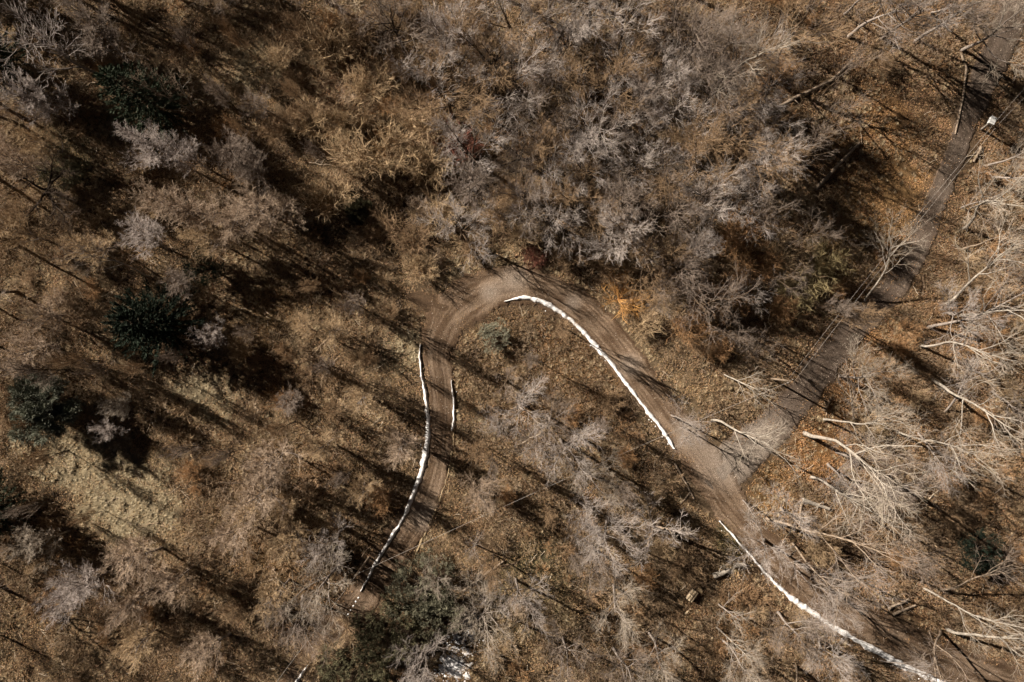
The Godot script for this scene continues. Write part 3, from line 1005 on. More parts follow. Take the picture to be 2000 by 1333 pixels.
	var bx := thing("service_box", "white metal service box on the pole beside the upper path", "box", nt + Vector3(-0.05, 0.0, -0.05))
	bx.rotation.y = 1.15
	bx.scale = Vector3.ONE * 0.82
	var shell := BoxMesh.new()
	shell.size = Vector3(1.15, 0.55, 0.8)
	part("housing", shell, M["metal_white"], bx).position.y = 0.28
	var lid := BoxMesh.new()
	lid.size = Vector3(1.25, 0.05, 0.9)
	part("lid", lid, M["metal_white"], bx).position.y = 0.582
	var hin := BoxMesh.new()
	hin.size = Vector3(0.05, 0.3, 0.3)
	part("bracket", hin, M["metal_dark"], bx).position = Vector3(0.602, 0.25, 0)
	for sx in [-0.29, 0.29]:
		var dr := BoxMesh.new()
		dr.size = Vector3(0.5, 0.44, 0.03)
		part("door", dr, M["metal_white"], bx).position = Vector3(sx, 0.28, -0.413)
		var hd := BoxMesh.new()
		hd.size = Vector3(0.04, 0.14, 0.03)
		part("handle", hd, M["metal_dark"], bx).position = Vector3(sx * 0.3, 0.28, -0.44)
		var rib := BoxMesh.new()
		rib.size = Vector3(0.05, 0.04, 0.86)
		part("lid_rib", rib, M["metal_white"], bx).position = Vector3(sx, 0.627, 0)
	var gl := CylinderMesh.new()
	gl.top_radius = 0.06
	gl.bottom_radius = 0.08
	gl.height = 0.2
	part("cable_gland", gl, M["metal_dark"], bx).position = Vector3(0.45, 0.70, 0.2)
	var pa: Vector3 = p1[0]
	var pb: Vector3 = p2[0]
	cable(spot(505, 1380, 6.5), pa, 0.5, 0.011, "thin overhead cable running to the bottom edge from the wooden pole")
	cable(pa, pb, 1.3, 0.011, "long pale cable crossing the lane and the wood inside the bend")
	cable(pb + Vector3(-0.3, 0, -0.2), nt + Vector3(0.35, 0.1, 0.3), 0.8, 0.009, "outer of two parallel cables along the path up to the white box")
	cable(pb + Vector3(0.3, 0, 0.25), nt + Vector3(0.75, 0.1, 0.6), 0.8, 0.009, "inner of two parallel cables along the path up to the white box")
	cable(nt + Vector3(0.35, 0.1, 0.3), spot(2060, 110, 5.0), 0.4, 0.013, "outer of two cables leaving the white box for the frame edge")
	cable(nt + Vector3(0.75, 0.1, 0.6), spot(2072, 122, 5.0), 0.4, 0.013, "inner of two cables leaving the white box for the frame edge")

func structure_stuff(called: String, b: Dictionary, label: String, category: String) -> MeshInstance3D:
	var o := part(numbered(called), smooth_mesh(b.v, b.c, b.i), M["snow"], self)
	tag(o, label, category)
	o.set_meta("kind", "stuff")
	return o

func build_evergreens() -> void:
	evergreen("conifer0", "leaf_dark", 262, 182, 14.5, 1.0, "conifer_tree", "tall dark green conifer beside the lilac-grey crown with a leaning pale stem", "conifer")
	evergreen("conifer1", "leaf_black", 282, 630, 11.5, 1.1, "conifer_tree", "broad nearly black conifer casting a long shadow over tawny grass", "conifer")
	evergreen("rounded0", "leaf_blue", 88, 795, 7.5, 1.05, "pine_tree", "rounded blue-green pine with bare white twigs at its upper edge", "pine")
	evergreen("rounded1", "leaf_pale", 965, 656, 2.4, 1.2, "evergreen_bush", "small grey-green bush inside the hairpin bend", "bush")
	evergreen("rounded1", "leaf_dark", 398, 524, 6.0, 0.6, "evergreen_bush", "small dark evergreen below the pinkish crowns casting a shadow on tawny ground", "bush")
	evergreen("rounded1", "leaf_black", 1912, 1082, 5.0, 0.8, "evergreen_bush", "dark evergreen in deep shade above the forked pale trunk", "bush")
	evergreen("rounded1", "leaf_grey", 825, 1150, 6.0, 1.0, "evergreen_tree", "grey-green evergreen at the upper end of the thicket beside the lane", "evergreen")
	evergreen("rounded1", "leaf_olive", 765, 1225, 6.5, 0.95, "evergreen_tree", "olive evergreen in the middle of the thicket overhanging the lane", "evergreen")
	evergreen("rounded1", "leaf_olive", 700, 1312, 6.0, 1.1, "evergreen_tree", "olive evergreen at the bottom edge beside the small snow ridge", "evergreen")
	evergreen("rounded1", "leaf_grey", 858, 1195, 5.0, 0.9, "evergreen_tree", "pale grey-green evergreen on the snow patch side of the thicket", "evergreen")
	evergreen("rounded1", "leaf_olive", 120, 330, 4.0, 1.15, "evergreen_bush", "dull mossy bush below the lilac-grey crown", "bush")
	evergreen("rounded0", "leaf_olive", 700, 410, 3.4, 0.9, "evergreen_bush", "dark olive bush at the edge of the dark hollow", "bush")

func build_trees() -> void:
	# the tall pale wood on the east side, whose trunks show from foot to fork
	var pale := "pale-barked slanting tree"
	for t in [
		[1390, 822, 1575, 880, 13, 0, "bark_pale", "thick pale snag with broken limbs at its fork"],
		[1500, 1014, 1800, 1088, 16, 1, "bark_tan", "big tan-barked tree with two heavy crooked limbs"],
		[1548, 1062, 1650, 1205, 13, 2, "bark_tan", "tan tree whose grey crown hangs over the snow bank"],
		[1573, 848, 1830, 1030, 17, 3, "bark_pale", "slim pale tree forking twice along its trunk"],
		[1608, 820, 1770, 832, 13, 1, "bark_pale", pale], [1586, 934, 1790, 1005, 14, 0, "bark_pale", pale],
		[1752, 843, 1950, 945, 17, 2, "bark_pale", pale], [1823, 742, 2020, 850, 18, 1, "bark_pale", pale],
		[1813, 640, 2020, 545, 16, 3, "bark_grey", pale], [1838, 597, 2010, 500, 15, 0, "bark_pale", pale],
		[1800, 676, 2020, 690, 17, 2, "bark_pale", pale], [1872, 617, 2050, 590, 17, 1, "bark_pale", pale],
		[1884, 446, 2040, 360, 18, 2, "bark_pale", "tall pale tree with a thick clean trunk above the shaded wood"],
		[1882, 486, 2010, 440, 13, 1, "bark_tan", pale], [1938, 766, 2060, 778, 15, 0, "bark_grey", pale], 
		[1804, 1150, 2020, 1255, 15, 1, "bark_pale", "pale tree with a broken side limb above the lower road"],
		[1850, 1230, 2080, 1340, 17, 0, "bark_pale", "stout pale trunk slanting over the lower road"],
		[1838, 1234, 1930, 1370, 15, 3, "bark_tan", "tan trunk crossing the lower road to the bottom edge"],
		[1553, 1300, 1610, 1390, 13, 2, "bark_tan", "thick tan trunk cut by the bottom edge"],
		[1690, 588, 1775, 455, 13, 2, "bark_pale", "whitish tree leaning over the upper path"],
		[1404, 186, 1505, 60, 17, 1, "bark_pale", "brighter of the twin pale trunks"], [1392, 168, 1488, 55, 16, 0, "bark_grey", "duller of the twin pale trunks"],
		[1840, 1152, 1985, 1100, 11, 0, "bark_tan", "leaning brown tree above the forked pale trunk"], [1700, 1010, 1870, 1110, 13, 3, "bark_brown", "slim brown tree in the shaded brush"],
		[1925, 325, 2060, 290, 11, 2, "bark_grey", "slender grey tree below the white box"],
		[1650, 28, 1760, -60, 15, 1, "bark_grey", "grey tree rising past the top edge"], [1822, 25, 1890, -50, 14, 0, "bark_grey", "grey tree rising past the top edge"]]:
		leaning_tree("tall%d" % t[5], t[6], "twig_cream" if t[6] == "bark_pale" else "twig_grey", t[0], t[1], t[2], t[3], t[4] * rng.randf_range(0.92, 1.06), t[7], rng.randf_range(0.8, 1.2))
	# single small leaning and dead trees
	leaning_tree("young0", "bark_pale", "twig_cream", 1414, 732, 1520, 790, 7, "small bleached dead tree leaning toward the path", 0.9)
	leaning_tree("young1", "bark_pale", "twig_cream", 1400, 1226, 1510, 1310, 8, "small bleached dead tree below the sawn log", 0.8)
	leaning_tree("young2", "bark_tan", "twig_grey", 1668, 824, 1650, 700, 8, "young grey tree fanning over orange leaves by the path")
	leaning_tree("tall3", "bark_pale", "twig_grey", 292, 541, 130, 525, 11, "thin whitish tree leaning flat toward the left edge", 0.8)
	leaning_tree("tall1", "bark_pale", "twig_pink", 378, 220, 255, 155, 12, "thin pale stem leaning across the tall dark conifer's shadow", 0.55)
	leaning_tree("young1", "bark_pale", "twig_pink", 378, 216, 320, 130, 9, "slight pale stem forking up beside the tall dark conifer", 0.7)
	leaning_tree("crooked0", "bark_dark", "twig_dark", 105, 372, 70, 340, 11, "dark-limbed spreading tree by the left edge", 1.05)
	leaning_tree("tall0", "bark_grey", "twig_lilac", 218, 170, 78, 72, 16, "large lilac-grey fine-twigged tree in the upper left corner", 1.25)
	# grey crowns
	var grey := "silver-grey spreading bare tree"
	var dull := "dull grey bare tree"
	var i := 0
	for t in [[860, 45, 14], [800, 40, 12], [865, 120, 13], [870, 195, 14], [935, 265, 12], [925, 375, 13], [888, 435, 11], [955, 90, 14], [1010, 180, 13], [1060, 185, 12], [1130, 60, 14], [1180, 150, 13], [1240, 40, 14], [1330, 70, 14], [1300, 140, 13], [1080, 275, 12], [1150, 235, 13], [1240, 225, 13], [1325, 215, 13], [1440, 285, 15], [1505, 320, 12], [1400, 55, 13], [1455, 110, 13], [1535, 55, 15], [1530, 145, 11], [1220, 385, 13], [1265, 325, 12], [1340, 325, 13], [1395, 400, 14], [1300, 440, 13], [1215, 470, 14], [1135, 390, 12], [1165, 320, 11], [1325, 505, 12], [1465, 375, 12], [1545, 300, 11], [1010, 20, 12], [1040, 400, 11], [1090, 420, 11], [1260, 520, 11], [1380, 490, 12], [1385, 150, 12], [1480, 210, 12], [910, 20, 12], [1180, 20, 13]]:
		var sort := i % 4
		crown_tree(("spread%d" % (i * 7 % 4)) if i % 5 else ("feather%d" % (i % 3)), "bark_dark" if i % 3 else "bark_brown", ["twig_silver", "twig_grey", "twig_silver", "twig_brown"][sort], t[0] + rng.randf_range(-8, 8), t[1], t[2] * rng.randf_range(0.9, 1.15), [grey, dull, grey, "brown-twigged bare tree"][sort], rng.randf_range(0.95, 1.35), 0.12)
		i += 1
	for t in [[1105, 875, 11], [1150, 930, 9], [1075, 815, 8], [1200, 1045, 10], [1215, 1195, 10], [1165, 1100, 8], [1355, 850, 7], [1480, 1000, 7], [955, 975, 7], [1010, 1175, 10], [960, 1230, 9], [920, 1085, 7], [1010, 800, 9], [620, 1150, 12], [560, 1215, 10], [640, 1060, 9], [1700, 745, 9], [1700, 905, 10], [1560, 1010, 8], [1430, 1215, 7], [1560, 1240, 9], [1150, 1010, 8], [1290, 1275, 8], [1880, 5, 12], [1800, 0, 12], [1975, 40, 12], [1730, 8, 12], [1480, 570, 7], [1935, 385, 7], [1780, 960, 9], [1640, 1290, 8], [2000, 330, 8], [1100, 1290, 9], [820, 1310, 9], [1450, 1290, 9], [1210, 1310, 9]]:
		var k := i % 3
		crown_tree(("spread%d" % (i % 4)) if t[2] > 7 else ("young%d" % k), "bark_grey", ["twig_silver", "twig_cream", "twig_grey"][k], t[0], t[1], t[2] * 1.12, ["medium silver-grey bare tree", "cream-twigged bare tree", "medium grey bare tree"][k], rng.randf_range(0.95, 1.3))
		i += 1
	leaning_tree("crooked1", "bark_tan", "twig_silver", 1288, 1025, 1303, 1045, 11, "thick-limbed tree with heavy bent boughs and white twigs", 1.1)
	leaning_tree("crooked0", "bark_dark", "twig_grey", 1022, 320, 1040, 300, 13, "dark-limbed tree with a wide crooked fork among grey crowns", 1.0)
	leaning_tree("crooked1", "bark_dark", "twig_silver", 1082, 135, 1085, 90, 13, "dark-limbed tree with a Y-shaped fork near the top edge", 1.0)
	leaning_tree("crooked0", "bark_brown", "twig_grey", 990, 745, 985, 745, 6.5, "low crooked tree with dark boughs inside the bend", 1.0)
	# pinkish and lilac feathery trees in the western half
	for t in [[290, 290, 10, "twig_lilac"], [355, 300, 9, "twig_lilac"], [440, 305, 11, "twig_grey"], [480, 330, 10, "twig_grey"], [305, 385, 10, "twig_pink"], [375, 400, 10, "twig_pink"], [440, 430, 11, "twig_pink"], [500, 400, 10, "twig_pink"], [272, 470, 9, "twig_lilac"], [400, 475, 8, "twig_tan"], [60, 270, 10, "twig_tan"], [30, 300, 10, "twig_pink"], [80, 615, 7, "twig_pink"], [400, 655, 7, "twig_lilac"], [225, 785, 5, "twig_cream"], [205, 845, 5, "twig_lilac"], [565, 790, 7, "twig_grey"], [770, 870, 7, "twig_pink"], [495, 960, 10, "twig_pink"], [520, 900, 9, "twig_pink"], [440, 1055, 9, "twig_pink"], [470, 1000, 8, "twig_tan"], [60, 1065, 9, "twig_cream"], [260, 1110, 10, "twig_pink"], [245, 1195, 9, "twig_pink"], [330, 1150, 9, "twig_pink"], [100, 1185, 9, "twig_lilac"], [150, 1160, 9, "twig_lilac"], [95, 752, 5, "twig_cream"], [30, 680, 9, "twig_pink"], [180, 60, 11, "twig_grey"], [60, 180, 10, "twig_lilac"], [400, 1290, 9, "twig_pink"], [250, 1270, 8, "twig_tan"], [520, 1180, 9, "twig_tan"], [590, 640, 7, "twig_tan"], [650, 640, 6, "twig_tan"], [20, 450, 9, "twig_tan"], [170, 470, 8, "twig_tan"], [940, 960, 7, "twig_pink"], [620, 870, 7, "twig_tan"], [690, 780, 7, "twig_tan"], [700, 960, 7, "twig_tan"], [560, 1060, 8, "twig_tan"], [350, 560, 7, "twig_grey"], [500, 200, 6, "twig_grey"]]:
		var nm := {"twig_lilac": "lilac-grey feathery sapling", "twig_grey": "grey feathery sapling", "twig_pink": "pinkish feathery sapling", "twig_tan": "tan feathery sapling", "twig_cream": "white-twigged feathery sapling"}
		crown_tree("feather%d" % (i % 3), "bark_grey" if t[3] != "twig_cream" else "bark_pale", t[3], t[0], t[1], t[2] * 1.15, nm[t[3]], rng.randf_range(1.1, 1.55))
		i += 1
	for t in [[40, 720], [120, 700], [180, 720], [60, 900], [330, 700], [250, 720], [350, 880], [30, 830], [420, 900], [560, 700], [620, 720], [640, 800], [660, 940], [540, 840], [470, 650], [600, 560], [680, 600], [720, 700], [30, 1000], [150, 1020], [1040, 700], [1100, 640], [1180, 830], [930, 880], [960, 920], [1070, 1010], [1130, 1110], [960, 1130], [1230, 960], [1700, 620], [1650, 600], [1690, 700], [350, 60], [450, 60], [420, 180], [560, 170], [610, 290], [470, 250]]:
		crown_tree("feather%d" % (i % 3), "bark_dark", "twig_grey" if i % 2 else "twig_brown", t[0], t[1], rng.randf_range(9.0, 13.0), "slender dark-stemmed sapling" if i % 2 else "slender brown sapling", rng.randf_range(0.4, 0.65), 0.05)
		i += 1
	for t in [[1340, 830, 8], [1500, 1080, 10], [1600, 1120, 10], [1640, 1180, 10], [1690, 1130, 9], [1880, 610, 11], [1900, 780, 11], [1850, 900, 10], [1740, 960, 10], [1660, 950, 8], [1780, 1330, 9]]:
		crown_tree("tall%d" % (i % 4) if i % 2 else "spread%d" % (i % 4), "bark_grey", "twig_silver", t[0], t[1], t[2], "thin pale tree with tangled branches", rng.randf_range(0.8, 1.3), 0.25)
		i += 1
	# the wood beyond the frame, with unseen conifers added to cast shade inward
	for e in [[-90, -50, "unseen conifer added to shade the upper left corner"], [-70, 1010, "unseen conifer added to shade the left edge below the tussocks"], [-60, 90, "unseen conifer added to shade the left edge by the lilac crown"]]:
		evergreen("conifer%d" % (i % 2), "leaf_dark", e[0], e[1], rng.randf_range(11, 13), 0.9, "conifer_tree", e[2], "conifer")
		i += 1
	for t in [[1440, 625, 13], [1380, 555, 15], [1590, 15, 15], [1500, 690, 9]]:
		crown_tree("tall%d" % (i % 4), "bark_brown", "twig_grey", t[0], t[1], t[2], "tall brown-stemmed bare tree", rng.randf_range(0.8, 1.1), 0.04)
		i += 1
	for t in [[1560, 300, 16], [1520, 395, 16], [1598, 455, 15], [1625, 225, 16], [1462, 645, 15], [1690, 120, 16], [1545, 540, 13]]:  # narrow trees added to throw stripe shadows across the path
		crown_tree("tall%d" % (i % 4), "bark_brown", "twig_grey", t[0], t[1], t[2], "narrow brown-stemmed tall tree", 0.55, 0.03)
		i += 1
	for t in [[855, 1140, 7]]:
		crown_tree("spread%d" % (i % 4), "bark_grey", "twig_cream", t[0], t[1], t[2], "cream-twigged tree standing in the evergreens beside the lane", rng.randf_range(0.9, 1.2), 0.05)
		i += 1
	for k in 44:
		var px := rng.randf_range(-160, 1500) if k % 2 else rng.randf_range(-170, -60)
		var py := rng.randf_range(-140, -50) if k % 2 else rng.randf_range(-140, 1300)
		crown_tree("spread%d" % (k % 4), "bark_brown", "twig_grey", px, py, rng.randf_range(10, 15), "grey bare tree beyond the frame")

func build_shrubs() -> void:
	var fixed := [[640, 90, 4.5, "twig_tan"], [700, 55, 4, "twig_brown"], [720, 160, 5, "twig_tan"], [780, 120, 4, "twig_brown"], [760, 300, 5.5, "twig_tan"], [700, 310, 5, "twig_tan"], [805, 265, 5, "twig_tan"], [640, 390, 5, "twig_tan"], [840, 320, 4.5, "twig_tan"], [860, 415, 4.5, "twig_tan"], [750, 455, 3.6, "twig_brown"], [810, 470, 3.6, "twig_brown"], [1110, 500, 3.2, "twig_brown"], [1020, 455, 4.5, "twig_tan"], [975, 425, 3.4, "twig_brown"], [1200, 525, 4, "twig_brown"], [1170, 505, 3.2, "twig_brown"], [1440, 470, 5, "twig_russet"], [1480, 520, 4.6, "twig_russet"], [1540, 500, 4.4, "twig_tan"], [1390, 585, 4.2, "twig_russet"], [1310, 560, 4, "twig_brown"], [1440, 570, 4.2, "twig_russet"], [1345, 640, 3.6, "twig_russet"], [1045, 500, 2.0, "twig_red"], [890, 285, 3.6, "twig_red"], [560, 420, 4, "twig_pink"], [850, 250, 4, "twig_brown"], [580, 60, 4, "twig_brown"], [540, 110, 3.4, "twig_tan"], [600, 230, 3.6, "twig_tan"], [540, 250, 3.4, "twig_brown"], [660, 240, 4, "twig_tan"], [1260, 640, 3, "twig_tan"], [925, 485, 2.6, "twig_brown"]]
	var words_ := {"twig_tan": "tan twiggy shrub", "twig_brown": "dark brown twiggy shrub", "twig_russet": "russet twiggy shrub", "twig_red": "reddish twiggy shrub", "twig_pink": "pinkish twiggy shrub", "twig_grey": "grey twiggy shrub"}
	var i := 0
	bush("thorn0", "twig_orange", "twig_orange", 1212, 585, 3.4, "bright orange shrub with fine arching twigs", 1.35)
	bush("thorn1", "twig_yellow", "twig_yellow", 1612, 528, 4.6, "large yellow-green shrub of arching stems", 1.15)
	bush("thorn0", "twig_yellow", "twig_yellow", 1560, 560, 3.6, "smaller yellow-green shrub of arching stems", 1.1)
	for q in [[672, 1235], [640, 1275], [610, 1310]]:
		bush("thorn%d" % (i % 2), "twig_brown", "twig_tan", q[0], q[1], 2.6, "arching tan shrub over the lane", 1.1)
		i += 1
	for s in fixed:
		bush("bush%d" % (i % 4), "twig_brown", s[3], s[0], s[1], s[2], "large " + words_[s[3]], rng.randf_range(0.95, 1.25))
		i += 1
	var made := 0
	var tries := 0
	var pool := ["twig_tan", "twig_brown", "twig_brown", "twig_russet", "twig_pink"]
	while made < 215 and tries < 9000:
		tries += 1
		var px := rng.randf_range(-10, 2010)
		var py := rng.randf_range(-10, 1343)
		var w := spot(px, py)
		if road_at(w.x, w.z) < 1.8 or is_open(w.x, w.z, 0.6):
			continue
		var straw := Vector2(px, py).distance_to(Vector2(220, 950)) < 130
		var clear := false
		for q: Vector3 in taken:
			if Vector2(w.x - q.x, w.z - q.y).length() < q.z + 1.0:
				clear = true
				break
		if clear or straw and rng.randf() < 0.9:
			continue
		var m: String = pool[rng.randi() % pool.size()]
		if px > 1250 and m == "twig_pink":
			m = "twig_russet"
		var big := rng.randf() < 0.35
		if big:
			bush("bush%d" % (i % 4), "twig_brown", m, px, py, rng.randf_range(2.2, 3.4), "medium " + words_[m], rng.randf_range(0.9, 1.2))
		elif rng.randf() < 0.4:
			bush("thorn%d" % (i % 2), "twig_brown", m, px, py, rng.randf_range(1.3, 2.2), "low arching " + words_[m], rng.randf_range(0.9, 1.3))
		else:
			bush("low%d" % (i % 3), "twig_brown", m, px, py, rng.randf_range(1.0, 1.8), "low " + words_[m], rng.randf_range(0.9, 1.4))
		i += 1
		made += 1

# ---------------------------------------------------------------- ground cover
func leaf_patch(seed_: int) -> ArrayMesh:
	rng.seed = seed_
	var b := Buf.new()
	for k in 100:
		var p := Vector3(rng.randf_range(-0.9, 0.9), rng.randf_range(0.0, 0.09), rng.randf_range(-0.9, 0.9))
		var l := rng.randf_range(0.035, 0.09)
		var a := rng.randf() * TAU
		var d := Vector3(cos(a), rng.randf_range(-0.5, 0.5), sin(a)).normalized() * l
		var s := Vector3(-sin(a), rng.randf_range(-0.6, 0.6), cos(a)).normalized() * l * 0.6
		var t := rng.randf_range(0.45, 1.6)
		var col := Color(t, t * rng.randf_range(0.82, 1.05), t * rng.randf_range(0.7, 1.1))
		var up := Vector3(0, l * 0.4, 0)
		b.quad(p - d, p - s + up, p + d, p + s + up, col)
	return b.mesh()

func brush_patch(seed_: int, n: int, tall: float, lean: float, r: float) -> ArrayMesh:
	rng.seed = seed_
	var b := Buf.new()
	for k in n:
		var p := Vector3(rng.randf_range(-0.9, 0.9), -0.05, rng.randf_range(-0.9, 0.9))
		var d := Vector3(rng.randf_range(-lean, lean), 1, rng.randf_range(-lean, lean)).normalized()
		var l := tall * rng.randf_range(0.5, 1.2)
		var q := p + d * l * 0.5
		var e := (d + rv() * 0.55).normalized()
		var t := rng.randf_range(0.3, 1.4)
		var col := Color(t, t * rng.randf_range(0.92, 1.05), t * rng.randf_range(0.85, 1.1))
		b.tube(PackedVector3Array([p, q, q + e * l * 0.5]), PackedFloat32Array([r, r * 0.8, r * 0.4]), 3, col)
		if k % 2 == 0:
			var f := (d + rv() * 0.9).normalized()
			b.tube(PackedVector3Array([q, q + f * l * 0.35]), PackedFloat32Array([r * 0.7, r * 0.35]), 3, col)
	return b.mesh()

func stick(seed_: int) -> ArrayMesh:
	rng.seed = seed_
	var b := Buf.new()
	var p := Vector3(-0.7, 0, 0)
	var d := Vector3.RIGHT
	var pts := PackedVector3Array([p])
	var rad := PackedFloat32Array([0.026])
	for k in 4:
		d = (d + Vector3(0, rng.randf_range(-0.1, 0.12), rng.randf_range(-0.4, 0.4))).normalized()
		p += d * 0.36
		pts.append(p)
		rad.append(0.026 - 0.005 * k)
	b.tube(pts, rad, 4, Color.WHITE)
	for k in 2:
		var e := (d + Vector3(0, 0.3, rng.randf_range(-1.2, 1.2))).normalized()
		b.tube(PackedVector3Array([pts[k + 1], pts[k + 1] + e * 0.25, pts[k + 1] + e * 0.5]), PackedFloat32Array([0.016, 0.012, 0.006]), 3, Color.WHITE)
	return b.mesh()

func tuft(seed_: int) -> ArrayMesh:
	rng.seed = seed_
	var b := Buf.new()
	for k in 95:
		var a := rng.randf() * TAU
		var o := rng.randf() * 0.16
		var p := Vector3(cos(a) * o, -0.03, sin(a) * o)
		var d := Vector3(cos(a) * rng.randf_range(0.2, 1.1), 1.0, sin(a) * rng.randf_range(0.2, 1.1)).normalized()
		var l := rng.randf_range(0.25, 0.5)
		var s := d.cross(Vector3.UP).normalized() * 0.009
		var q := p + d * l * 0.6
		var e := q + (d + Vector3(0, -0.7, 0)).normalized() * l * 0.5
		var t := rng.randf_range(0.7, 1.3)
		var col := Color(t, t, t)
		b.quad(p - s, q - s, q + s, p + s, col)
		b.tri_face(q - s, e, q + s, col)
	return b.mesh()

func build_litter() -> void:
	rng.seed = 4242
	var leaf_w: Array = [[], [], [], [], [], []]
	var leaf_c: Array = [[], [], [], [], [], []]
	var brush_w: Array = [[], [], [], [], []]
	var brush_c: Array = [[], [], [], [], []]
	var tuft_w: Array = [[], [], []]
	var tuft_c: Array = [[], [], []]
	var step := 0.95
	var nx := int(2 * (GX - 1) / step)
	var nz := int(2 * (GZ - 1) / step)
	for j in nz:
		for i in nx:
			var x := -GX + 1 + (i + rng.randf()) * step
			var z := -GZ + 1 + (j + rng.randf()) * step
			var rd := road_at(x, z)
			if rd < 0.55:
				if rng.randf() > 0.05 + 0.5 * exp(-pow((rd - 0.4) * 2.2, 2.0)):
					continue
			var y := surface_y(x, z)
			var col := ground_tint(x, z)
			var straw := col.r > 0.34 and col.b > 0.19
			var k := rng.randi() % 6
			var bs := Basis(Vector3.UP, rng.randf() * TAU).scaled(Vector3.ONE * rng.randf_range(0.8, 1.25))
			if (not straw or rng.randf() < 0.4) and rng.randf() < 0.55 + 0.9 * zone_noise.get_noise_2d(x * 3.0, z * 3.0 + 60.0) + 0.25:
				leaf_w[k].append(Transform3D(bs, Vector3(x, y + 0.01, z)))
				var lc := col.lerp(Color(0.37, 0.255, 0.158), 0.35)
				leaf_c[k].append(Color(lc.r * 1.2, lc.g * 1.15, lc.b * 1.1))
			var thick := zone_noise.get_noise_2d(x * 1.4 + 77.0, z * 1.4 - 31.0)
			if rd > 0.9 and not straw and thick > -0.22 and (rng.randf() < 0.12 or not is_open(x, z)):
				var n := 1 if thick < 0.1 else 2
				for u in n:
					k = rng.randi() % 5
					var p := Vector3(x + rng.randf_range(-0.5, 0.5), 0, z + rng.randf_range(-0.5, 0.5))
					p.y = surface_y(p.x, p.z)
					var sc := rng.randf_range(0.7, 1.2) * (1.0 + maxf(thick, 0.0))
					brush_w[k].append(Transform3D(Basis(Vector3.UP, rng.randf() * TAU).scaled(Vector3(1, sc, 1)), p))
					var bc := Color(0.34, 0.24, 0.155).lerp(Color(0.48, 0.38, 0.28), rng.randf()).lerp(col, 0.3)
					brush_c[k].append(bc)
			var grassy := zone_noise.get_noise_2d(x * 0.8 - 200.0, z * 0.8)
			if straw or grassy > -0.1:
				var amount := clampf((col.b - 0.155) * 8.0, 0.0, 1.0) * 6.0
				for u in (int(amount + rng.randf()) if straw else 1 + int(grassy > 0.15)):
					k = rng.randi() % 3
					var p := Vector3(x + rng.randf_range(-0.6, 0.6), 0, z + rng.randf_range(-0.6, 0.6))
					if road_at(p.x, p.z) < 0.4:
						continue
					p.y = surface_y(p.x, p.z)
					tuft_w[k].append(Transform3D(Basis(Vector3.UP, rng.randf() * TAU).scaled(Vector3.ONE * rng.randf_range(0.45, 1.0)), p))
					tuft_c[k].append((Color(0.50, 0.43, 0.30).lerp(Color(0.27, 0.20, 0.12), rng.randf() * rng.randf()) if straw else Color(0.50, 0.40, 0.265).lerp(Color(0.20, 0.138, 0.082), rng.randf())))
	for q in [[[Vector3(912, 658, 3), Vector3(930, 628, 3), Vector3(955, 607, 3), Vector3(995, 592, 3)], 0.5], [[Vector3(838, 600, 4), Vector3(880, 560, 5), Vector3(935, 528, 6), Vector3(1000, 514, 6), Vector3(1060, 520, 6), Vector3(1120, 551, 5), Vector3(1170, 590, 4), Vector3(1235, 662, 4), Vector3(1275, 715, 5), Vector3(1318, 775, 5)], 0.8], [[Vector3(893, 690, 3), Vector3(892, 830, 3), Vector3(872, 950, 3), Vector3(822, 1070, 3)], 0.4]]:
		for w: Vector4 in smooth_line(q[0], 0.12):
			if rng.randf() < 0.75:
				var p := Vector3(w.x + rng.randfn(0, q[1] * 0.6), 0, w.z + rng.randfn(0, q[1] * 0.6))
				if road_at(p.x, p.z) < 0.15:
					continue
				p.y = surface_y(p.x, p.z)
				var k := rng.randi() % 3
				tuft_w[k].append(Transform3D(Basis(Vector3.UP, rng.randf() * TAU).scaled(Vector3.ONE * rng.randf_range(0.35, 0.75)), p))
				tuft_c[k].append(Color(0.56, 0.46, 0.31).lerp(Color(0.38, 0.28, 0.17), rng.randf()))
	var stick_w: Array = [[], []]
	var stick_c: Array = [[], []]
	for k in 4200:
		var x := rng.randf_range(-GX + 2, GX - 2)
		var z := rng.randf_range(-GZ + 2, GZ - 2)
		if road_at(x, z) < 0.2 and rng.randf() < 0.93:
			continue
		var sc := rng.randf_range(0.5, 1.6) * (1.6 if rng.randf() < 0.12 else 1.0)
		stick_w[k % 2].append(Transform3D(Basis(Vector3.UP, rng.randf() * TAU).scaled(Vector3.ONE * sc), Vector3(x, surface_y(x, z) + 0.06, z)))
		stick_c[k % 2].append(Color(0.22, 0.15, 0.10).lerp(Color(0.58, 0.50, 0.40), rng.randf()))
	for k in 2:
		scatter("fallen_twigs", stick(860 + k), M["litter"], stick_w[k], stick_c[k], "thin fallen twigs on the leaves")
	var st: Array = []
	var stc: Array = []
	for line in [lane, path]:
		for q: Vector4 in line:
			for u in 5:
				var side_ := rng.randf_range(-1.15, 1.15)
				if absf(side_) < 0.75 and rng.randf() < 0.75:
					continue
				var x := q.x + side_ * q.w * 0.9 * cos(rng.randf() * TAU)
				var z := q.z + side_ * q.w * 0.9 * sin(rng.randf() * TAU)
				st.append(Transform3D(Basis(Vector3.UP, rng.randf() * TAU).scaled(Vector3(1, 0.6, 0.8) * rng.randf_range(0.02, 0.075)), Vector3(x, height(x, z) + 0.06, z)))
				stc.append(Color(0.30, 0.25, 0.21) * rng.randf_range(0.5, 1.7))
	var ball := SphereMesh.new()
	ball.radial_segments = 6
	ball.rings = 3
	ball.radius = 1.0
	ball.height = 2.0
	scatter("loose_stones", ball, M["litter"], st, stc, "loose stones strewn over the dirt road")
	# the shrubs past the first three hundred: one mass per kind
	var mass: Array = [[], [], [], []]
	var mass_c: Array = [[], [], [], []]
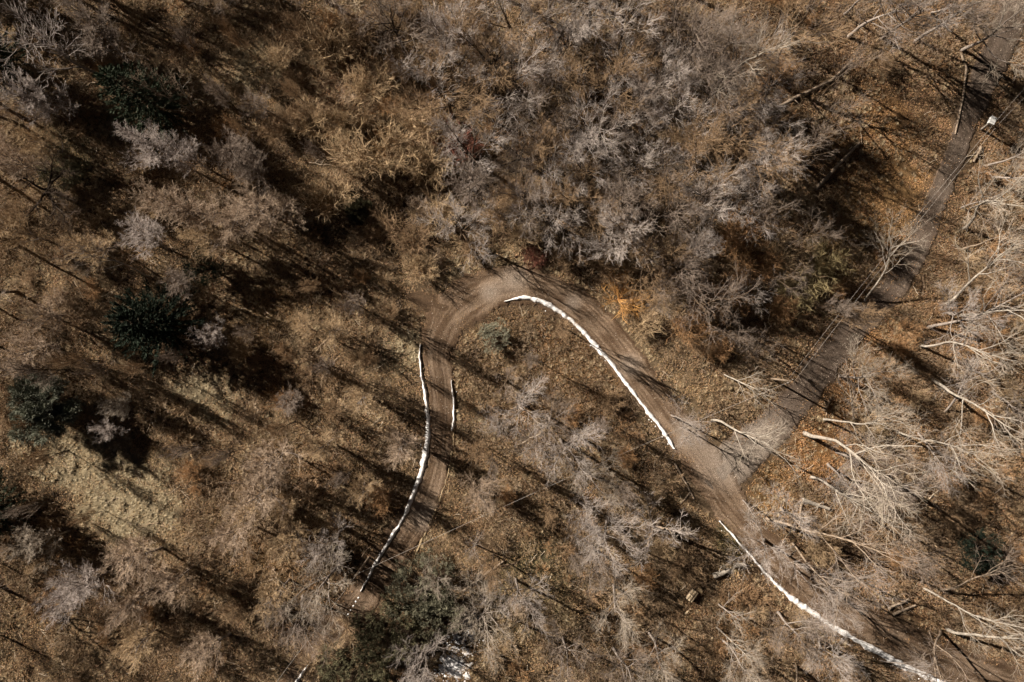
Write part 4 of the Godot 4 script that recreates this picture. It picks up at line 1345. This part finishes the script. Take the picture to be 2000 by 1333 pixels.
	var thickets: Array = []
	for q in [[700, 230, 17], [830, 330, 12], [560, 90, 9], [1120, 470, 11], [1250, 300, 20], [1420, 520, 12], [1880, 700, 14], [1850, 1000, 16], [1500, 1200, 13], [1250, 1180, 10], [1120, 950, 10], [100, 420, 9], [420, 380, 9], [280, 1150, 12], [90, 1160, 8], [560, 990, 8], [760, 440, 8], [1930, 420, 9], [1380, 640, 7], [980, 820, 7]]:
		thickets.append(Vector3((q[0] - 1000) * K, (q[1] - 666) * K, q[2]))
	for k in 9000:
		var x := rng.randf_range(-GX + 2, GX - 2)
		var z := rng.randf_range(-GZ + 2, GZ - 2)
		if road_at(x, z) < 1.7 or is_open(x, z, 0.8):
			continue
		var dens := zone_noise.get_noise_2d(x * 1.2 + 500.0, z * 1.2 + 90.0) - 0.42
		for q: Vector3 in thickets:
			dens += 0.55 * exp(-Vector2(x - q.x, z - q.y).length_squared() / (q.z * q.z * 0.35))
		if dens < rng.randf_range(-0.3, 0.3):
			continue
		var q := k % 4
		var sc := rng.randf_range(0.5, 1.15)
		mass[q].append(Transform3D(Basis(Vector3.UP, rng.randf() * TAU).scaled(Vector3(sc * rng.randf_range(0.9, 1.4), sc, sc * rng.randf_range(0.9, 1.4))), Vector3(x, surface_y(x, z), z)))
		var tone := zone_noise.get_noise_2d(x * 0.6 - 90.0, z * 0.6 + 400.0)
		var mc := Color(0.36, 0.25, 0.16).lerp(Color(0.56, 0.44, 0.32), rng.randf()).lerp(Color(0.46, 0.27, 0.14), clampf(tone * 1.6, 0, 0.8))
		mass_c[q].append(mc * rng.randf_range(0.55, 1.05))
	for k in 4:
		scatter("undergrowth_shrubs", protos["scrub%d" % k].twigs, M["litter"], mass[k], mass_c[k], "brown twiggy undergrowth between the larger shrubs")
	for k in 6:
		scatter("fallen_leaves", leaf_patch(800 + k), M["litter"], leaf_w[k], leaf_c[k], "brown fallen leaves covering the forest floor")
	for k in 5:
		scatter("dead_undergrowth", brush_patch(820 + k, 22, 0.7, 1.3, 0.021), M["litter"], brush_w[k], brush_c[k], "dry brown stems of dead undergrowth")
	for k in 3:
		scatter("dry_grass", tuft(840 + k), M["litter"], tuft_w[k], tuft_c[k], "pale dry grass tussocks")
